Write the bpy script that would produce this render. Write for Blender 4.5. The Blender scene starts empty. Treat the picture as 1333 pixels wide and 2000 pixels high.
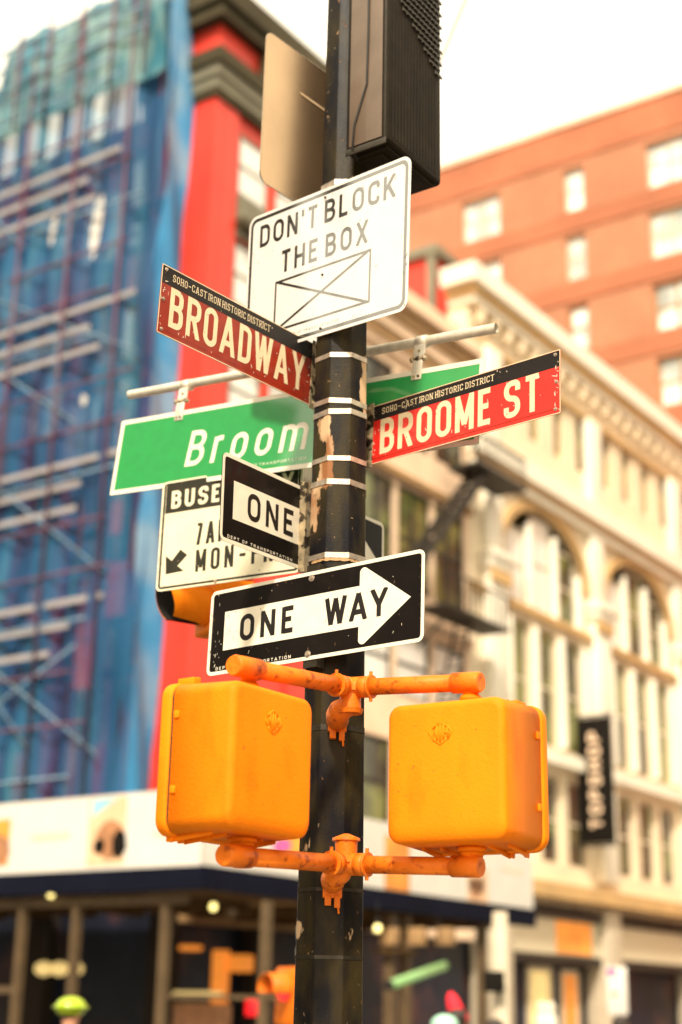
import bpy, bmesh, math, random
from mathutils import Matrix, Vector as V
random.seed(7)
S = bpy.context.scene
COL = S.collection
R = math.radians
# ------------------------------------------------------------------ camera, light, exposure
LENS = 52.2; PITCH = 18.5; ROLL = 0.0195; CZ = 1.6
cam = bpy.data.cameras.new('camera'); camo = bpy.data.objects.new('camera', cam); COL.objects.link(camo)
cam.sensor_fit = 'VERTICAL'; cam.sensor_height = 36; cam.sensor_width = 24; cam.lens = LENS
cam.clip_end = 800; cam.clip_start = 0.05
camo.matrix_world = Matrix.Translation((0, 0, CZ)) @ Matrix.Rotation(R(90+PITCH), 4, 'X') @ Matrix.Rotation(ROLL, 4, 'Z')
cam.dof.use_dof = True; cam.dof.focus_distance = 5.1; cam.dof.aperture_fstop = 1.25
S.camera = camo
S.view_settings.view_transform = 'Standard'; S.view_settings.look = 'None'
S.view_settings.exposure = 0.52; S.view_settings.gamma = 1
SUN_AZ, SUN_EL = -172.0, 44.0      # azimuth clockwise from +Y
W = bpy.data.worlds.new('World'); S.world = W; W.use_nodes = True
nt = W.node_tree; nt.nodes.clear()
sky = nt.nodes.new('ShaderNodeTexSky'); sky.sky_type = 'NISHITA'; sky.sun_disc = False
sky.sun_elevation = R(SUN_EL); sky.sun_rotation = R(SUN_AZ); sky.air_density = 1.5; sky.dust_density = 5
mx = nt.nodes.new('ShaderNodeMix'); mx.data_type = 'RGBA'; mx.inputs[0].default_value = .82
nt.links.new(sky.outputs[0], mx.inputs[6]); mx.inputs[7].default_value = (16.0, 14.0, 10.2, 1)   # thin bright overcast
bg = nt.nodes.new('ShaderNodeBackground'); bg.inputs[1].default_value = .105
wo = nt.nodes.new('ShaderNodeOutputWorld')
nt.links.new(mx.outputs[2], bg.inputs[0]); nt.links.new(bg.outputs[0], wo.inputs[0])
sl = bpy.data.lights.new('sun', 'SUN'); so = bpy.data.objects.new('sun', sl); COL.objects.link(so)
sl.energy = 3.7; sl.angle = R(5); sl.color = (1, .90, .74)
sv = V((math.sin(R(SUN_AZ))*math.cos(R(SUN_EL)), math.cos(R(SUN_AZ))*math.cos(R(SUN_EL)), math.sin(R(SUN_EL))))
so.rotation_euler = sv.to_track_quat('Z', 'Y').to_euler(); so.location = sv*60

CAMM = camo.matrix_world.to_3x3(); CC = V((0, 0, CZ)); FPX = LENS/36*2000
def ray(px, py):
    return (CAMM @ V(((px-666.5)/FPX, -(py-1000)/FPX, -1))).normalized()
def at(px, py, hd):
    d = ray(px, py); return CC + d*(hd/math.hypot(d.x, d.y))
Z = V((0, 0, 1))
dR = V((math.sin(R(35)), math.cos(R(35)), 0)); dL = V((-math.cos(R(35)), math.sin(R(35)), 0))
nP = -dL; nQ = -dR
C0 = V((-2.899, 27.85, 0))
# ------------------------------------------------------------------ materials
MATS = {}
def mat(name, col, rough=.5, metal=0, var=.12, vscale=6, bump=0, bscale=60, coat=0, coat_ior=1.5, spec=.5, col2=None,
        c2scale=4, c2lo=.55, c2hi=.62, stretch=(1, 1, 1), emit=None, estr=0, alpha=1, trans=0, c2detail=8):
    m = bpy.data.materials.new(name); m.use_nodes = True; n = m.node_tree; b = n.nodes['Principled BSDF']
    L = n.links.new
    tc = n.nodes.new('ShaderNodeTexCoord'); mp = n.nodes.new('ShaderNodeMapping'); L(tc.outputs['Object'], mp.inputs[0])
    mp.inputs['Scale'].default_value = stretch
    nz = n.nodes.new('ShaderNodeTexNoise'); nz.inputs['Scale'].default_value = vscale; nz.inputs['Detail'].default_value = 6
    L(mp.outputs[0], nz.inputs['Vector'])
    mr = n.nodes.new('ShaderNodeMapRange'); mr.inputs[1].default_value = .3; mr.inputs[2].default_value = .7
    mr.inputs[3].default_value = 1-var; mr.inputs[4].default_value = 1+var; L(nz.outputs[0], mr.inputs[0])
    src = None
    if col2 is not None:
        n2 = n.nodes.new('ShaderNodeTexNoise'); n2.inputs['Scale'].default_value = c2scale; n2.inputs['Detail'].default_value = c2detail
        L(mp.outputs[0], n2.inputs['Vector'])
        r2 = n.nodes.new('ShaderNodeMapRange'); r2.inputs[1].default_value = c2lo; r2.inputs[2].default_value = c2hi; L(n2.outputs[0], r2.inputs[0])
        m2 = n.nodes.new('ShaderNodeMix'); m2.data_type = 'RGBA'; L(r2.outputs[0], m2.inputs[0])
        m2.inputs[6].default_value = (*col, 1); m2.inputs[7].default_value = (*col2, 1); src = m2.outputs[2]
    hs = n.nodes.new('ShaderNodeVectorMath'); hs.operation = 'SCALE'
    if src is not None: L(src, hs.inputs[0])
    else: hs.inputs[0].default_value = col
    L(mr.outputs[0], hs.inputs['Scale']); L(hs.outputs[0], b.inputs['Base Color'])
    b.inputs['Roughness'].default_value = rough; b.inputs['Metallic'].default_value = metal
    b.inputs['Specular IOR Level'].default_value = spec
    if coat: b.inputs['Coat Weight'].default_value = coat; b.inputs['Coat Roughness'].default_value = .04; b.inputs['Coat IOR'].default_value = coat_ior
    if bump:
        n3 = n.nodes.new('ShaderNodeTexNoise'); n3.inputs['Scale'].default_value = bscale; n3.inputs['Detail'].default_value = 5
        L(tc.outputs['Object'], n3.inputs['Vector'])
        bp = n.nodes.new('ShaderNodeBump'); bp.inputs['Strength'].default_value = bump; bp.inputs['Distance'].default_value = .004
        L(n3.outputs[0], bp.inputs['Height']); L(bp.outputs[0], b.inputs['Normal'])
    if emit: b.inputs['Emission Color'].default_value = (*emit, 1); b.inputs['Emission Strength'].default_value = estr
    if alpha < 1: b.inputs['Alpha'].default_value = alpha
    MATS[name] = m; return m
G = dict(coat=1, coat_ior=3.0)
M_black = mat('sign_black', (.012, .010, .008), .45, var=.3, **G)
M_black2 = mat('sign_black_small', (.012, .009, .008), .5, var=.3, spec=.25)
M_blackm = mat('sign_black_field', (.008, .006, .005), .42, var=.35, vscale=5, coat=.15, coat_ior=1.4, spec=.08)
M_white = mat('sign_white', (.80, .74, .68), .5, var=.04, vscale=12, coat=1, coat_ior=1.8)
M_white2 = mat('sign_white_matt', (.74, .68, .55), .5, var=.07, vscale=14, coat=.4)
M_red = mat('sign_red', (.70, .020, .012), .45, var=.14, vscale=14, coat=.6, coat_ior=1.45)
M_brown = mat('sign_dark_red', (.26, .018, .004), .5, var=.2, vscale=16, coat=.3, coat_ior=1.4, spec=.3)  # darker copy of the sign red puts BROADWAY's missing glare into its colour
M_green = mat('sign_green', (.016, .29, .065), .4, var=.06, vscale=20, coat=1, coat_ior=1.8)
M_cream = mat('sign_cream', (.72, .57, .36), .5, var=.08, vscale=20, coat=.5)
M_olive = mat('sign_dark_olive', (.020, .018, .009), .55, var=.25, vscale=18, spec=.2)
M_beige = mat('sign_beige', (.66, .58, .40), .55, var=.09, vscale=9, coat=.4, col2=(.40, .30, .15), c2scale=30, c2lo=.68, c2hi=.74)
M_alu = mat('sign_aluminium', (.52, .36, .22), .07, .97, var=.10, vscale=3)
M_steel = mat('band_steel', (.52, .43, .34), .38, .75, var=.28, vscale=30, bump=.1)
M_galv = mat('galvanised_tube', (.72, .66, .54), .42, .35, var=.14, vscale=30, col2=(.30, .18, .08), c2scale=26, c2lo=.68, c2hi=.76, stretch=(1, 1, 1), bump=.15)
M_brack = mat('bracket_worn', (.46, .36, .22), .45, .5, var=.3, vscale=40, col2=(.05, .035, .02), c2scale=24, c2lo=.50, c2hi=.56, bump=.4)
M_dark = mat('dark_steel', (.03, .022, .012), .4, .3, var=.3, vscale=30, bump=.2)
M_orange = mat('orange_paint', (.86, .215, .004), .55, var=.13, vscale=4, stretch=(1, .4, 1), bump=.38, bscale=110, col2=(.74, .15, .003), c2scale=9, c2lo=.50, c2hi=.74, spec=.10)
M_orange2 = mat('orange_paint_shut', (.74, .17, .010), .42, var=.14, vscale=14, bump=.6, bscale=80, col2=(.34, .06, .006), c2scale=26, c2lo=.58, c2hi=.70, spec=.2)
M_rust = mat('rust_chip', (.22, .05, .010), .8)
M_gap = mat('black_gasket', (.01, .008, .006), .7)
M_sigblk = mat('signal_black', (.016, .011, .006), .6, var=.3, vscale=12, bump=.15, spec=.12)
M_sigbrn = mat('signal_brown', (.13, .085, .055), .42, var=.18, vscale=6, coat=.3, bump=.1)
M_tan2 = mat('brown_moulding', (.36, .21, .09), .7, var=.2, vscale=.9)
M_pole = None
def pole_material():
    m = bpy.data.materials.new('pole_paint'); m.use_nodes = True; n = m.node_tree; b = n.nodes['Principled BSDF']; L = n.links.new
    tc = n.nodes.new('ShaderNodeTexCoord')
    def noise(sc, st, det=8, off=0):
        mp = n.nodes.new('ShaderNodeMapping'); mp.inputs['Scale'].default_value = st; mp.inputs['Location'].default_value = (off, off, off)
        L(tc.outputs['Object'], mp.inputs[0])
        t = n.nodes.new('ShaderNodeTexNoise'); t.inputs['Scale'].default_value = sc; t.inputs['Detail'].default_value = det
        L(mp.outputs[0], t.inputs['Vector']); return t.outputs[0]
    def rng(x, a, c, lo=0, hi=1):
        r = n.nodes.new('ShaderNodeMapRange'); r.inputs[1].default_value = a; r.inputs[2].default_value = c
        r.inputs[3].default_value = lo; r.inputs[4].default_value = hi; L(x, r.inputs[0]); return r.outputs[0]
    def math_(op, a, c):
        k = n.nodes.new('ShaderNodeMath'); k.operation = op
        for i, x in enumerate((a, c)):
            if isinstance(x, (int, float)): k.inputs[i].default_value = x
            else: L(x, k.inputs[i])
        return k.outputs[0]
    sp = n.nodes.new('ShaderNodeSeparateXYZ'); L(tc.outputs['Object'], sp.inputs[0])
    z = sp.outputs[2]; x = sp.outputs[0]
    # where old wrapping has been torn away: mostly on the left of the shaft, 3.2 - 3.7 m up
    hi = math_('MULTIPLY', rng(z, 3.22, 3.34), rng(z, 3.78, 3.68))
    side = rng(x, -.012, -.045)
    zone1 = math_('MULTIPLY', hi, side)
    hi2 = math_('MULTIPLY', rng(z, 3.66, 3.74), rng(z, 4.02, 3.94)); zone2 = math_('MULTIPLY', hi2, rng(x, .055, .075))
    hi3 = math_('MULTIPLY', rng(z, 3.9, 4.1), rng(z, 5.9, 5.2))
    zone = math_('MAXIMUM', zone1, zone2)
    zone = math_('MAXIMUM', math_('MULTIPLY', zone, .215), math_('MULTIPLY', hi3, .035))
    patch = rng(math_('ADD', noise(14, (1, 1, .45)), zone), .68, .71)
    rip = rng(noise(9, (1, 1, 9), 4, 3.1), .72, .735)
    rip = math_('MULTIPLY', rip, rng(z, 3.1, 3.3))
    chips = rng(noise(70, (1, 1, .6), 4, 7.7), .70, .72)
    under = n.nodes.new('ShaderNodeMix'); under.data_type = 'RGBA'
    under.inputs[6].default_value = (.24, .10, .04, 1); under.inputs[7].default_value = (.50, .34, .20, 1); L(rng(noise(16, (1, 1, .30)), .40, .56), under.inputs[0])
    base = n.nodes.new('ShaderNodeMix'); base.data_type = 'RGBA'
    base.inputs[6].default_value = (.006, .005, .007, 1); base.inputs[7].default_value = (.034, .024, .008, 1); L(rng(noise(11, (1, 1, .4), 6, 1.3), .38, .66), base.inputs[0])
    m1 = n.nodes.new('ShaderNodeMix'); m1.data_type = 'RGBA'
    k = math_('MAXIMUM', patch, math_('MAXIMUM', math_('MULTIPLY', rip, .8), math_('MULTIPLY', chips, .35)))
    L(k, m1.inputs[0]); L(base.outputs[2], m1.inputs[6]); L(under.outputs[2], m1.inputs[7]); L(m1.outputs[2], b.inputs['Base Color'])
    b.inputs['Roughness'].default_value = .42; b.inputs['Specular IOR Level'].default_value = .12
    h = math_('ADD', math_('MULTIPLY', k, -.5), math_('ADD', noise(26, (1, 1, .3), 6, 4), math_('MULTIPLY', noise(150, (1, 1, 1), 3), .3)))
    bp = n.nodes.new('ShaderNodeBump'); bp.inputs['Strength'].default_value = .55; bp.inputs['Distance'].default_value = .004
    L(h, bp.inputs['Height']); L(bp.outputs[0], b.inputs['Normal'])
    return m
M_pole = pole_material()
# background
M_redwall = mat('red_painted_iron', (.70, .040, .018), .5, var=.2, vscale=.8, coat=.1)
M_corn = mat('olive_cornice', (.065, .052, .028), .7, spec=.15, var=.3, vscale=1.2)
M_corn2 = mat('pale_olive_moulding', (.20, .18, .12), .6, var=.2, vscale=1.2)
M_tan = mat('tan_stone', (.80, .58, .40), .7, var=.16, vscale=.7, bump=.2, bscale=6)
M_creamst = mat('cream_iron_front', (.82, .68, .48), .6, var=.10, vscale=.6, bump=.2, bscale=5)
M_creamdk = mat('ochre_moulding', (.58, .37, .16), .65, var=.15, vscale=.9)
M_whitest = mat('pale_stone', (.86, .80, .66), .6, var=.05, vscale=.8)
M_concrete = mat('concrete', (.38, .36, .32), .85, var=.15, vscale=1.5)
M_glassd = mat('dark_window_glass', (.05, .045, .03), .06, var=.5, vscale=.9, spec=.8, col2=(.11, .14, .04), c2scale=.9, c2lo=.45, c2hi=.6)
M_glassb = mat('sky_window_glass', (.78, .78, .74), .05, .85, var=.1, vscale=.5)
M_skypane = mat('sky_white_pane', (.80, .78, .72), .5, var=.08, vscale=.8, coat=1, coat_ior=1.6)  # white base colour stands in for bright sky mirrored in the panes
M_glassm = mat('green_reflection_glass', (.05, .045, .025), .08, .1, var=.5, vscale=.7, col2=(.16, .17, .05), c2scale=.7, c2lo=.42, c2hi=.58)  # green-yellow patches paint mirrored foliage into the glass colour
M_frame = mat('window_frame_paint', (.60, .50, .36), .6, var=.1)
M_iron = mat('black_iron', (.02, .015, .01), .6, .1, var=.2)
M_plank = mat('pale_scaffold_plank', (.33, .30, .30), .7, var=.12, vscale=3)
M_spole = mat('rusty_scaffold_tube', (.13, .035, .06), .5, .2, var=.25, vscale=3)
M_brace = mat('pale_brace', (.17, .26, .34), .5, .3, var=.2, vscale=3)
M_hoard = mat('hoarding_white', (.70, .65, .58), .6, var=.05, vscale=2)
M_peach = mat('poster_peach', (.80, .50, .30), .6, var=.12, vscale=3)
M_posor = mat('poster_orange', (.80, .28, .04), .6, var=.35, vscale=2.2)
M_poscy = mat('poster_cyan', (.30, .62, .66), .6, var=.1, vscale=3)
M_posbr = mat('poster_brown', (.40, .18, .08), .6, var=.3, vscale=4)
M_posdk = mat('poster_dark', (.010, .008, .006), .8, spec=.1)
M_pospk = mat('poster_pink', (.85, .10, .30), .6)
M_navy = mat('navy_fascia', (.004, .005, .014), .8, spec=.1, var=.3, vscale=1.2)
M_shed = mat('shed_timber', (.09, .05, .02), .8, spec=.1, var=.3, vscale=3)
M_post = mat('shed_post_steel', (.12, .075, .035), .7, .2, var=.2, vscale=4)
M_shop = mat('shop_dark_glass', (.006, .008, .018), .55, var=.6, vscale=.9, col2=(.05, .02, .02), c2scale=.7, c2lo=.5, c2hi=.62, spec=.3)
M_skin = mat('skin', (.62, .30, .18), .55, var=.06)
M_lime = mat('lime_helmet_shell', (.36, .50, .01), .3, var=.03, coat=.5)
M_mint = mat('mint_knit', (.38, .66, .52), .8, var=.1, vscale=30)
M_scar = mat('scarlet_felt', (.80, .01, .03), .7, var=.08)
M_cloth = mat('navy_jacket', (.03, .04, .08), .8, var=.2)
M_cloth2 = mat('brown_coat', (.16, .07, .04), .8, var=.2)
M_hair = mat('dark_hair', (.03, .018, .012), .6)
M_bulb = mat('lit_bulb', (.6, .55, .3), .4, emit=(1, .80, .26), estr=2.2)
M_tubel = mat('lit_green_tube', (.2, .34, .14), .4, emit=(.5, 1, .3), estr=.16)
M_redl = mat('lit_red_lens', (.8, .02, .02), .3, emit=(1, .01, .02), estr=.8)
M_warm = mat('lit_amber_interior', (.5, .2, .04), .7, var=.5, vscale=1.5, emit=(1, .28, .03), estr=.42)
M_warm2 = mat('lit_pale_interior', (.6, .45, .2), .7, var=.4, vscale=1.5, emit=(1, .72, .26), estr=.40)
M_asph = mat('asphalt', (.05, .05, .05), .85, var=.25, vscale=3, bump=.5, bscale=40)
M_pave = mat('pavement_concrete', (.30, .28, .25), .85, var=.15, vscale=2)
M_paint = mat('road_paint', (.75, .74, .70), .7, var=.1)
M_bk = mat('dark_masonry', (.035, .026, .020), .9, spec=.1, var=.25, vscale=.4)  # near-black also keeps the added blocks dark in the sign reflections

def brick_material(name, c1, c2, mortar, band=False):
    m = bpy.data.materials.new(name); m.use_nodes = True; n = m.node_tree; b = n.nodes['Principled BSDF']; L = n.links.new
    tc = n.nodes.new('ShaderNodeTexCoord')
    t = n.nodes.new('ShaderNodeTexBrick'); t.inputs['Scale'].default_value = 1; t.inputs['Brick Width'].default_value = .25; t.inputs['Row Height'].default_value = .085
    t.inputs['Mortar Size'].default_value = .008
    t.inputs['Color1'].default_value = (*c1, 1); t.inputs['Color2'].default_value = (*c2, 1); t.inputs['Mortar'].default_value = (*mortar, 1)
    L(tc.outputs['Object'], t.inputs['Vector'])
    nz = n.nodes.new('ShaderNodeTexNoise'); nz.inputs['Scale'].default_value = .35; nz.inputs['Detail'].default_value = 5; L(tc.outputs['Object'], nz.inputs['Vector'])
    mr = n.nodes.new('ShaderNodeMapRange'); mr.inputs[1].default_value = .3; mr.inputs[2].default_value = .7; mr.inputs[3].default_value = .82; mr.inputs[4].default_value = 1.15
    L(nz.outputs[0], mr.inputs[0])
    s = n.nodes.new('ShaderNodeVectorMath'); s.operation = 'SCALE'; L(t.outputs[0], s.inputs[0]); L(mr.outputs[0], s.inputs['Scale']); L(s.outputs[0], b.inputs['Base Color'])
    b.inputs['Roughness'].default_value = .85; return m
M_brick = brick_material('salmon_brick', (.47, .175, .085), (.40, .145, .07), (.46, .25, .15))
M_brick2 = brick_material('orange_brick', (.45, .135, .06), (.38, .11, .048), (.42, .19, .10))
def net_material():
    m = bpy.data.materials.new('blue_debris_net'); m.use_nodes = True; n = m.node_tree; L = n.links.new
    b = n.nodes['Principled BSDF']; out = n.nodes['Material Output']
    tc = n.nodes.new('ShaderNodeTexCoord'); mp = n.nodes.new('ShaderNodeMapping'); mp.inputs['Scale'].default_value = (2.2, .10, 1); L(tc.outputs['Object'], mp.inputs[0])
    nz = n.nodes.new('ShaderNodeTexNoise'); nz.inputs['Scale'].default_value = 1.1; nz.inputs['Detail'].default_value = 5; L(mp.outputs[0], nz.inputs['Vector'])
    cr = n.nodes.new('ShaderNodeValToRGB'); L(nz.outputs[0], cr.inputs[0])
    e = cr.color_ramp.elements; e[0].position = .30; e[0].color = (.06, .035, .12, 1); e[1].position = .70; e[1].color = (.09, .36, .50, 1)
    k = cr.color_ramp.elements.new(.42); k.color = (.012, .10, .28, 1); k = cr.color_ramp.elements.new(.55); k.color = (.022, .19, .40, 1)
    L(cr.outputs[0], b.inputs['Base Color']); b.inputs['Roughness'].default_value = .7
    tr = n.nodes.new('ShaderNodeBsdfTransparent'); tl = n.nodes.new('ShaderNodeBsdfTranslucent'); L(cr.outputs[0], tl.inputs[0])
    m1 = n.nodes.new('ShaderNodeMixShader'); m1.inputs[0].default_value = .35; L(b.outputs[0], m1.inputs[1]); L(tl.outputs[0], m1.inputs[2])
    m2 = n.nodes.new('ShaderNodeMixShader')
    n2 = n.nodes.new('ShaderNodeTexNoise'); n2.inputs['Scale'].default_value = .55; L(mp.outputs[0], n2.inputs['Vector'])
    r2 = n.nodes.new('ShaderNodeMapRange'); r2.inputs[1].default_value = .35; r2.inputs[2].default_value = .65; r2.inputs[3].default_value = .16; r2.inputs[4].default_value = .46
    L(n2.outputs[0], r2.inputs[0]); L(r2.outputs[0], m2.inputs[0]); L(m1.outputs[0], m2.inputs[1]); L(tr.outputs[0], m2.inputs[2]); L(m2.outputs[0], out.inputs[0])
    return m
M_net = net_material()
# ------------------------------------------------------------------ mesh builder
class MB:
    def __init__(s): s.v = []; s.f = []; s.sm = []
    def add(s, vs, fs, M=None, smooth=False):
        o = len(s.v); s.v += [(M @ V(p) if M is not None else V(p)) for p in vs]
        for f in fs: s.f.append([i+o for i in f]); s.sm.append(smooth)
        return s
    def box(s, x0, x1, y0, y1, z0, z1, M=None):
        vs = [(x, y, z) for z in (z0, z1) for y in (y0, y1) for x in (x0, x1)]
        return s.add(vs, [(0, 2, 3, 1), (4, 5, 7, 6), (0, 1, 5, 4), (2, 6, 7, 3), (0, 4, 6, 2), (1, 3, 7, 5)], M)
    def prism(s, poly, z0, z1, M=None):
        n = len(poly); a = sum(poly[i][0]*poly[(i+1) % n][1]-poly[(i+1) % n][0]*poly[i][1] for i in range(n))
        if a < 0: poly = poly[::-1]
        vs = [(x, y, z0) for x, y in poly]+[(x, y, z1) for x, y in poly]
        fs = [tuple(range(n-1, -1, -1)), tuple(range(n, 2*n))]+[(i, (i+1) % n, n+(i+1) % n, n+i) for i in range(n)]
        return s.add(vs, fs, M)
    def ring(s, outer, inner, z0, z1, M=None):
        n = len(outer); vs = [(x, y, z) for P in (outer, inner) for z in (z0, z1) for x, y in P]
        fs = []
        for i in range(n):
            j = (i+1) % n
            fs += [(n+i, n+j, 3*n+j, 3*n+i), (i, j, n+j, n+i), (2*n+i, 3*n+i, 3*n+j, 2*n+j), (i, 2*n+i, 2*n+j, j)]
        return s.add(vs, fs, M)
    def tube(s, pts, r, n=16, M=None, caps=True, radii=None):
        pts = [V(p) for p in pts]; vs = []; fs = []; up = None
        for i, p in enumerate(pts):
            t = (pts[min(i+1, len(pts)-1)]-pts[max(i-1, 0)]).normalized()
            if up is None: up = t.orthogonal().normalized()
            up = (up - t*up.dot(t)).normalized(); w = t.cross(up); rr = radii[i] if radii else r
            vs += [p+(up*math.cos(2*math.pi*k/n)+w*math.sin(2*math.pi*k/n))*rr for k in range(n)]
        for i in range(len(pts)-1):
            for k in range(n): fs.append((i*n+k, i*n+(k+1) % n, (i+1)*n+(k+1) % n, (i+1)*n+k))
        s.add(vs, fs, M, True)
        if caps:
            s.add(vs[:n], [tuple(range(n-1, -1, -1))], M); s.add(vs[-n:], [tuple(range(n))], M)
        return s
    def bar(s, a, b, w, h=None, up=Z, M=None):
        a, b = V(a), V(b); h = h or w; t = (b-a).normalized(); x = t.cross(V(up))
        x = x.normalized() if x.length > 1e-4 else t.orthogonal().normalized(); y = x.cross(t); vs = [p+x*sx*w/2+y*sy*h/2 for p in (a, b) for sx, sy in ((-1, -1), (1, -1), (1, 1), (-1, 1))]
        return s.add(vs, [(0, 1, 2, 3), (7, 6, 5, 4), (0, 4, 5, 1), (1, 5, 6, 2), (2, 6, 7, 3), (3, 7, 4, 0)], M)
    def ball(s, c, rx, ry=None, rz=None, n=16, m=10, M=None):
        ry = ry or rx; rz = rz or rx; c = V(c); vs = []; fs = []
        for i in range(m+1):
            a = math.pi*i/m
            for k in range(n):
                b = 2*math.pi*k/n; vs.append(c+V((rx*math.sin(a)*math.cos(b), ry*math.sin(a)*math.sin(b), rz*math.cos(a))))
        for i in range(m):
            for k in range(n): fs.append((i*n+k, (i+1)*n+k, (i+1)*n+(k+1) % n, i*n+(k+1) % n))
        return s.add(vs, fs, M, True)
    def islands(s):
        p = list(range(len(s.v)))
        def f(a):
            while p[a] != a: p[a] = p[p[a]]; a = p[a]
            return a
        for fc in s.f:
            for q in fc[1:]: p[f(q)] = f(fc[0])
        g = {}
        for i, fc in enumerate(s.f): g.setdefault(f(fc[0]), []).append(i)
        out = []
        for ids in g.values():
            m = MB(); mp = {}
            for i in ids:
                nf = []
                for q in s.f[i]:
                    if q not in mp: mp[q] = len(m.v); m.v.append(s.v[q])
                    nf.append(mp[q])
                m.f.append(nf); m.sm.append(s.sm[i])
            out.append(m)
        return out
    def build(s, name, m, parent=None, bev=0, seg=2, fix=True):
        me = bpy.data.meshes.new(name); me.from_pydata([tuple(v) for v in s.v], [], s.f)
        me.polygons.foreach_set('use_smooth', s.sm); me.materials.append(m)
        bm = bmesh.new(); bm.from_mesh(me)
        if fix: bmesh.ops.remove_doubles(bm, verts=bm.verts, dist=1e-6)
        if fix: bmesh.ops.recalc_face_normals(bm, faces=bm.faces)
        if bev:
            es = [e for e in bm.edges if len(e.link_faces) == 2 and e.calc_face_angle(0) > .5]
            bmesh.ops.bevel(bm, geom=es, offset=bev, segments=seg, affect='EDGES', profile=.5)
            for f in bm.faces: f.smooth = True
        bm.to_mesh(me); bm.free(); me.update()
        if bev:
            try: me.set_sharp_from_angle(angle=R(35))
            except Exception: pass
        o = bpy.data.objects.new(name, me); COL.objects.link(o)
        if parent is not None: o.parent = parent
        return o
def tag(o, label=None, cat=None, group=None, kind=None):
    for k, v in (('label', label), ('category', cat), ('group', group), ('kind', kind)):
        if v: o[k] = v
    return o
def empty(name, M, label, cat, group=None):
    o = bpy.data.objects.new(name, None); COL.objects.link(o); o.matrix_world = M; o.empty_display_size = .1
    return tag(o, label, cat, group)
def copy_tree(o, parent=None):
    c = o.copy(); COL.objects.link(c); c.parent = parent
    for ch in list(o.children): copy_tree(ch, c)
    return c
def fr(c, x, y, z):
    m = Matrix((x, y, z)).transposed().to_4x4(); m.translation = c; return m
def sframe(c, az, tilt=0, roll=0):
    a = R(az); r = V((math.sin(a), math.cos(a), 0)); n = r.cross(Z); t = R(tilt); u = Z*math.cos(t)+n*math.sin(t); n2 = r.cross(u)
    q = R(roll); return fr(V(c), r*math.cos(q)+u*math.sin(q), -r*math.sin(q)+u*math.cos(q), n2)
PF = fr(C0, dR, Z, nP)                 # x = t along the right-hand street wall, y = height, z = out of the wall
QF = fr(C0, -dL, Z, nQ)                # x = -s
def rrect(w, h, r, n=6, cx=0, cy=0):
    p = []
    for sx, sy, a0 in ((1, 1, 0), (-1, 1, 90), (-1, -1, 180), (1, -1, 270)):
        for k in range(n+1):
            a = R(a0+90*k/n); p.append((cx+sx*(w/2-r)+r*math.cos(a), cy+sy*(h/2-r)+r*math.sin(a)))
    return p
# ------------------------------------------------------------------ stroke lettering
def roundpath(pts, closed, r):
    P = [V((x, y, 0)) for x, y in pts]; n = len(P); out = []
    for i in range(n):
        if not closed and i in (0, n-1): out.append(P[i]); continue
        a, b, c = P[i-1], P[i], P[(i+1) % n]; d1 = a-b; d2 = c-b
        ang = d1.angle(d2, math.pi)
        if ang > 2.7 or r <= 0: out.append(b); continue
        rr = min(r, .499*d1.length, .499*d2.length) if True else r
        p0 = b+d1.normalized()*rr; p1 = b+d2.normalized()*rr
        for k in range(7):
            t = k/6*math.pi/2; out.append(b+(p0-b)*(1-math.sin(t))+(p1-b)*(1-math.cos(t)))
    return out
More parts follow.
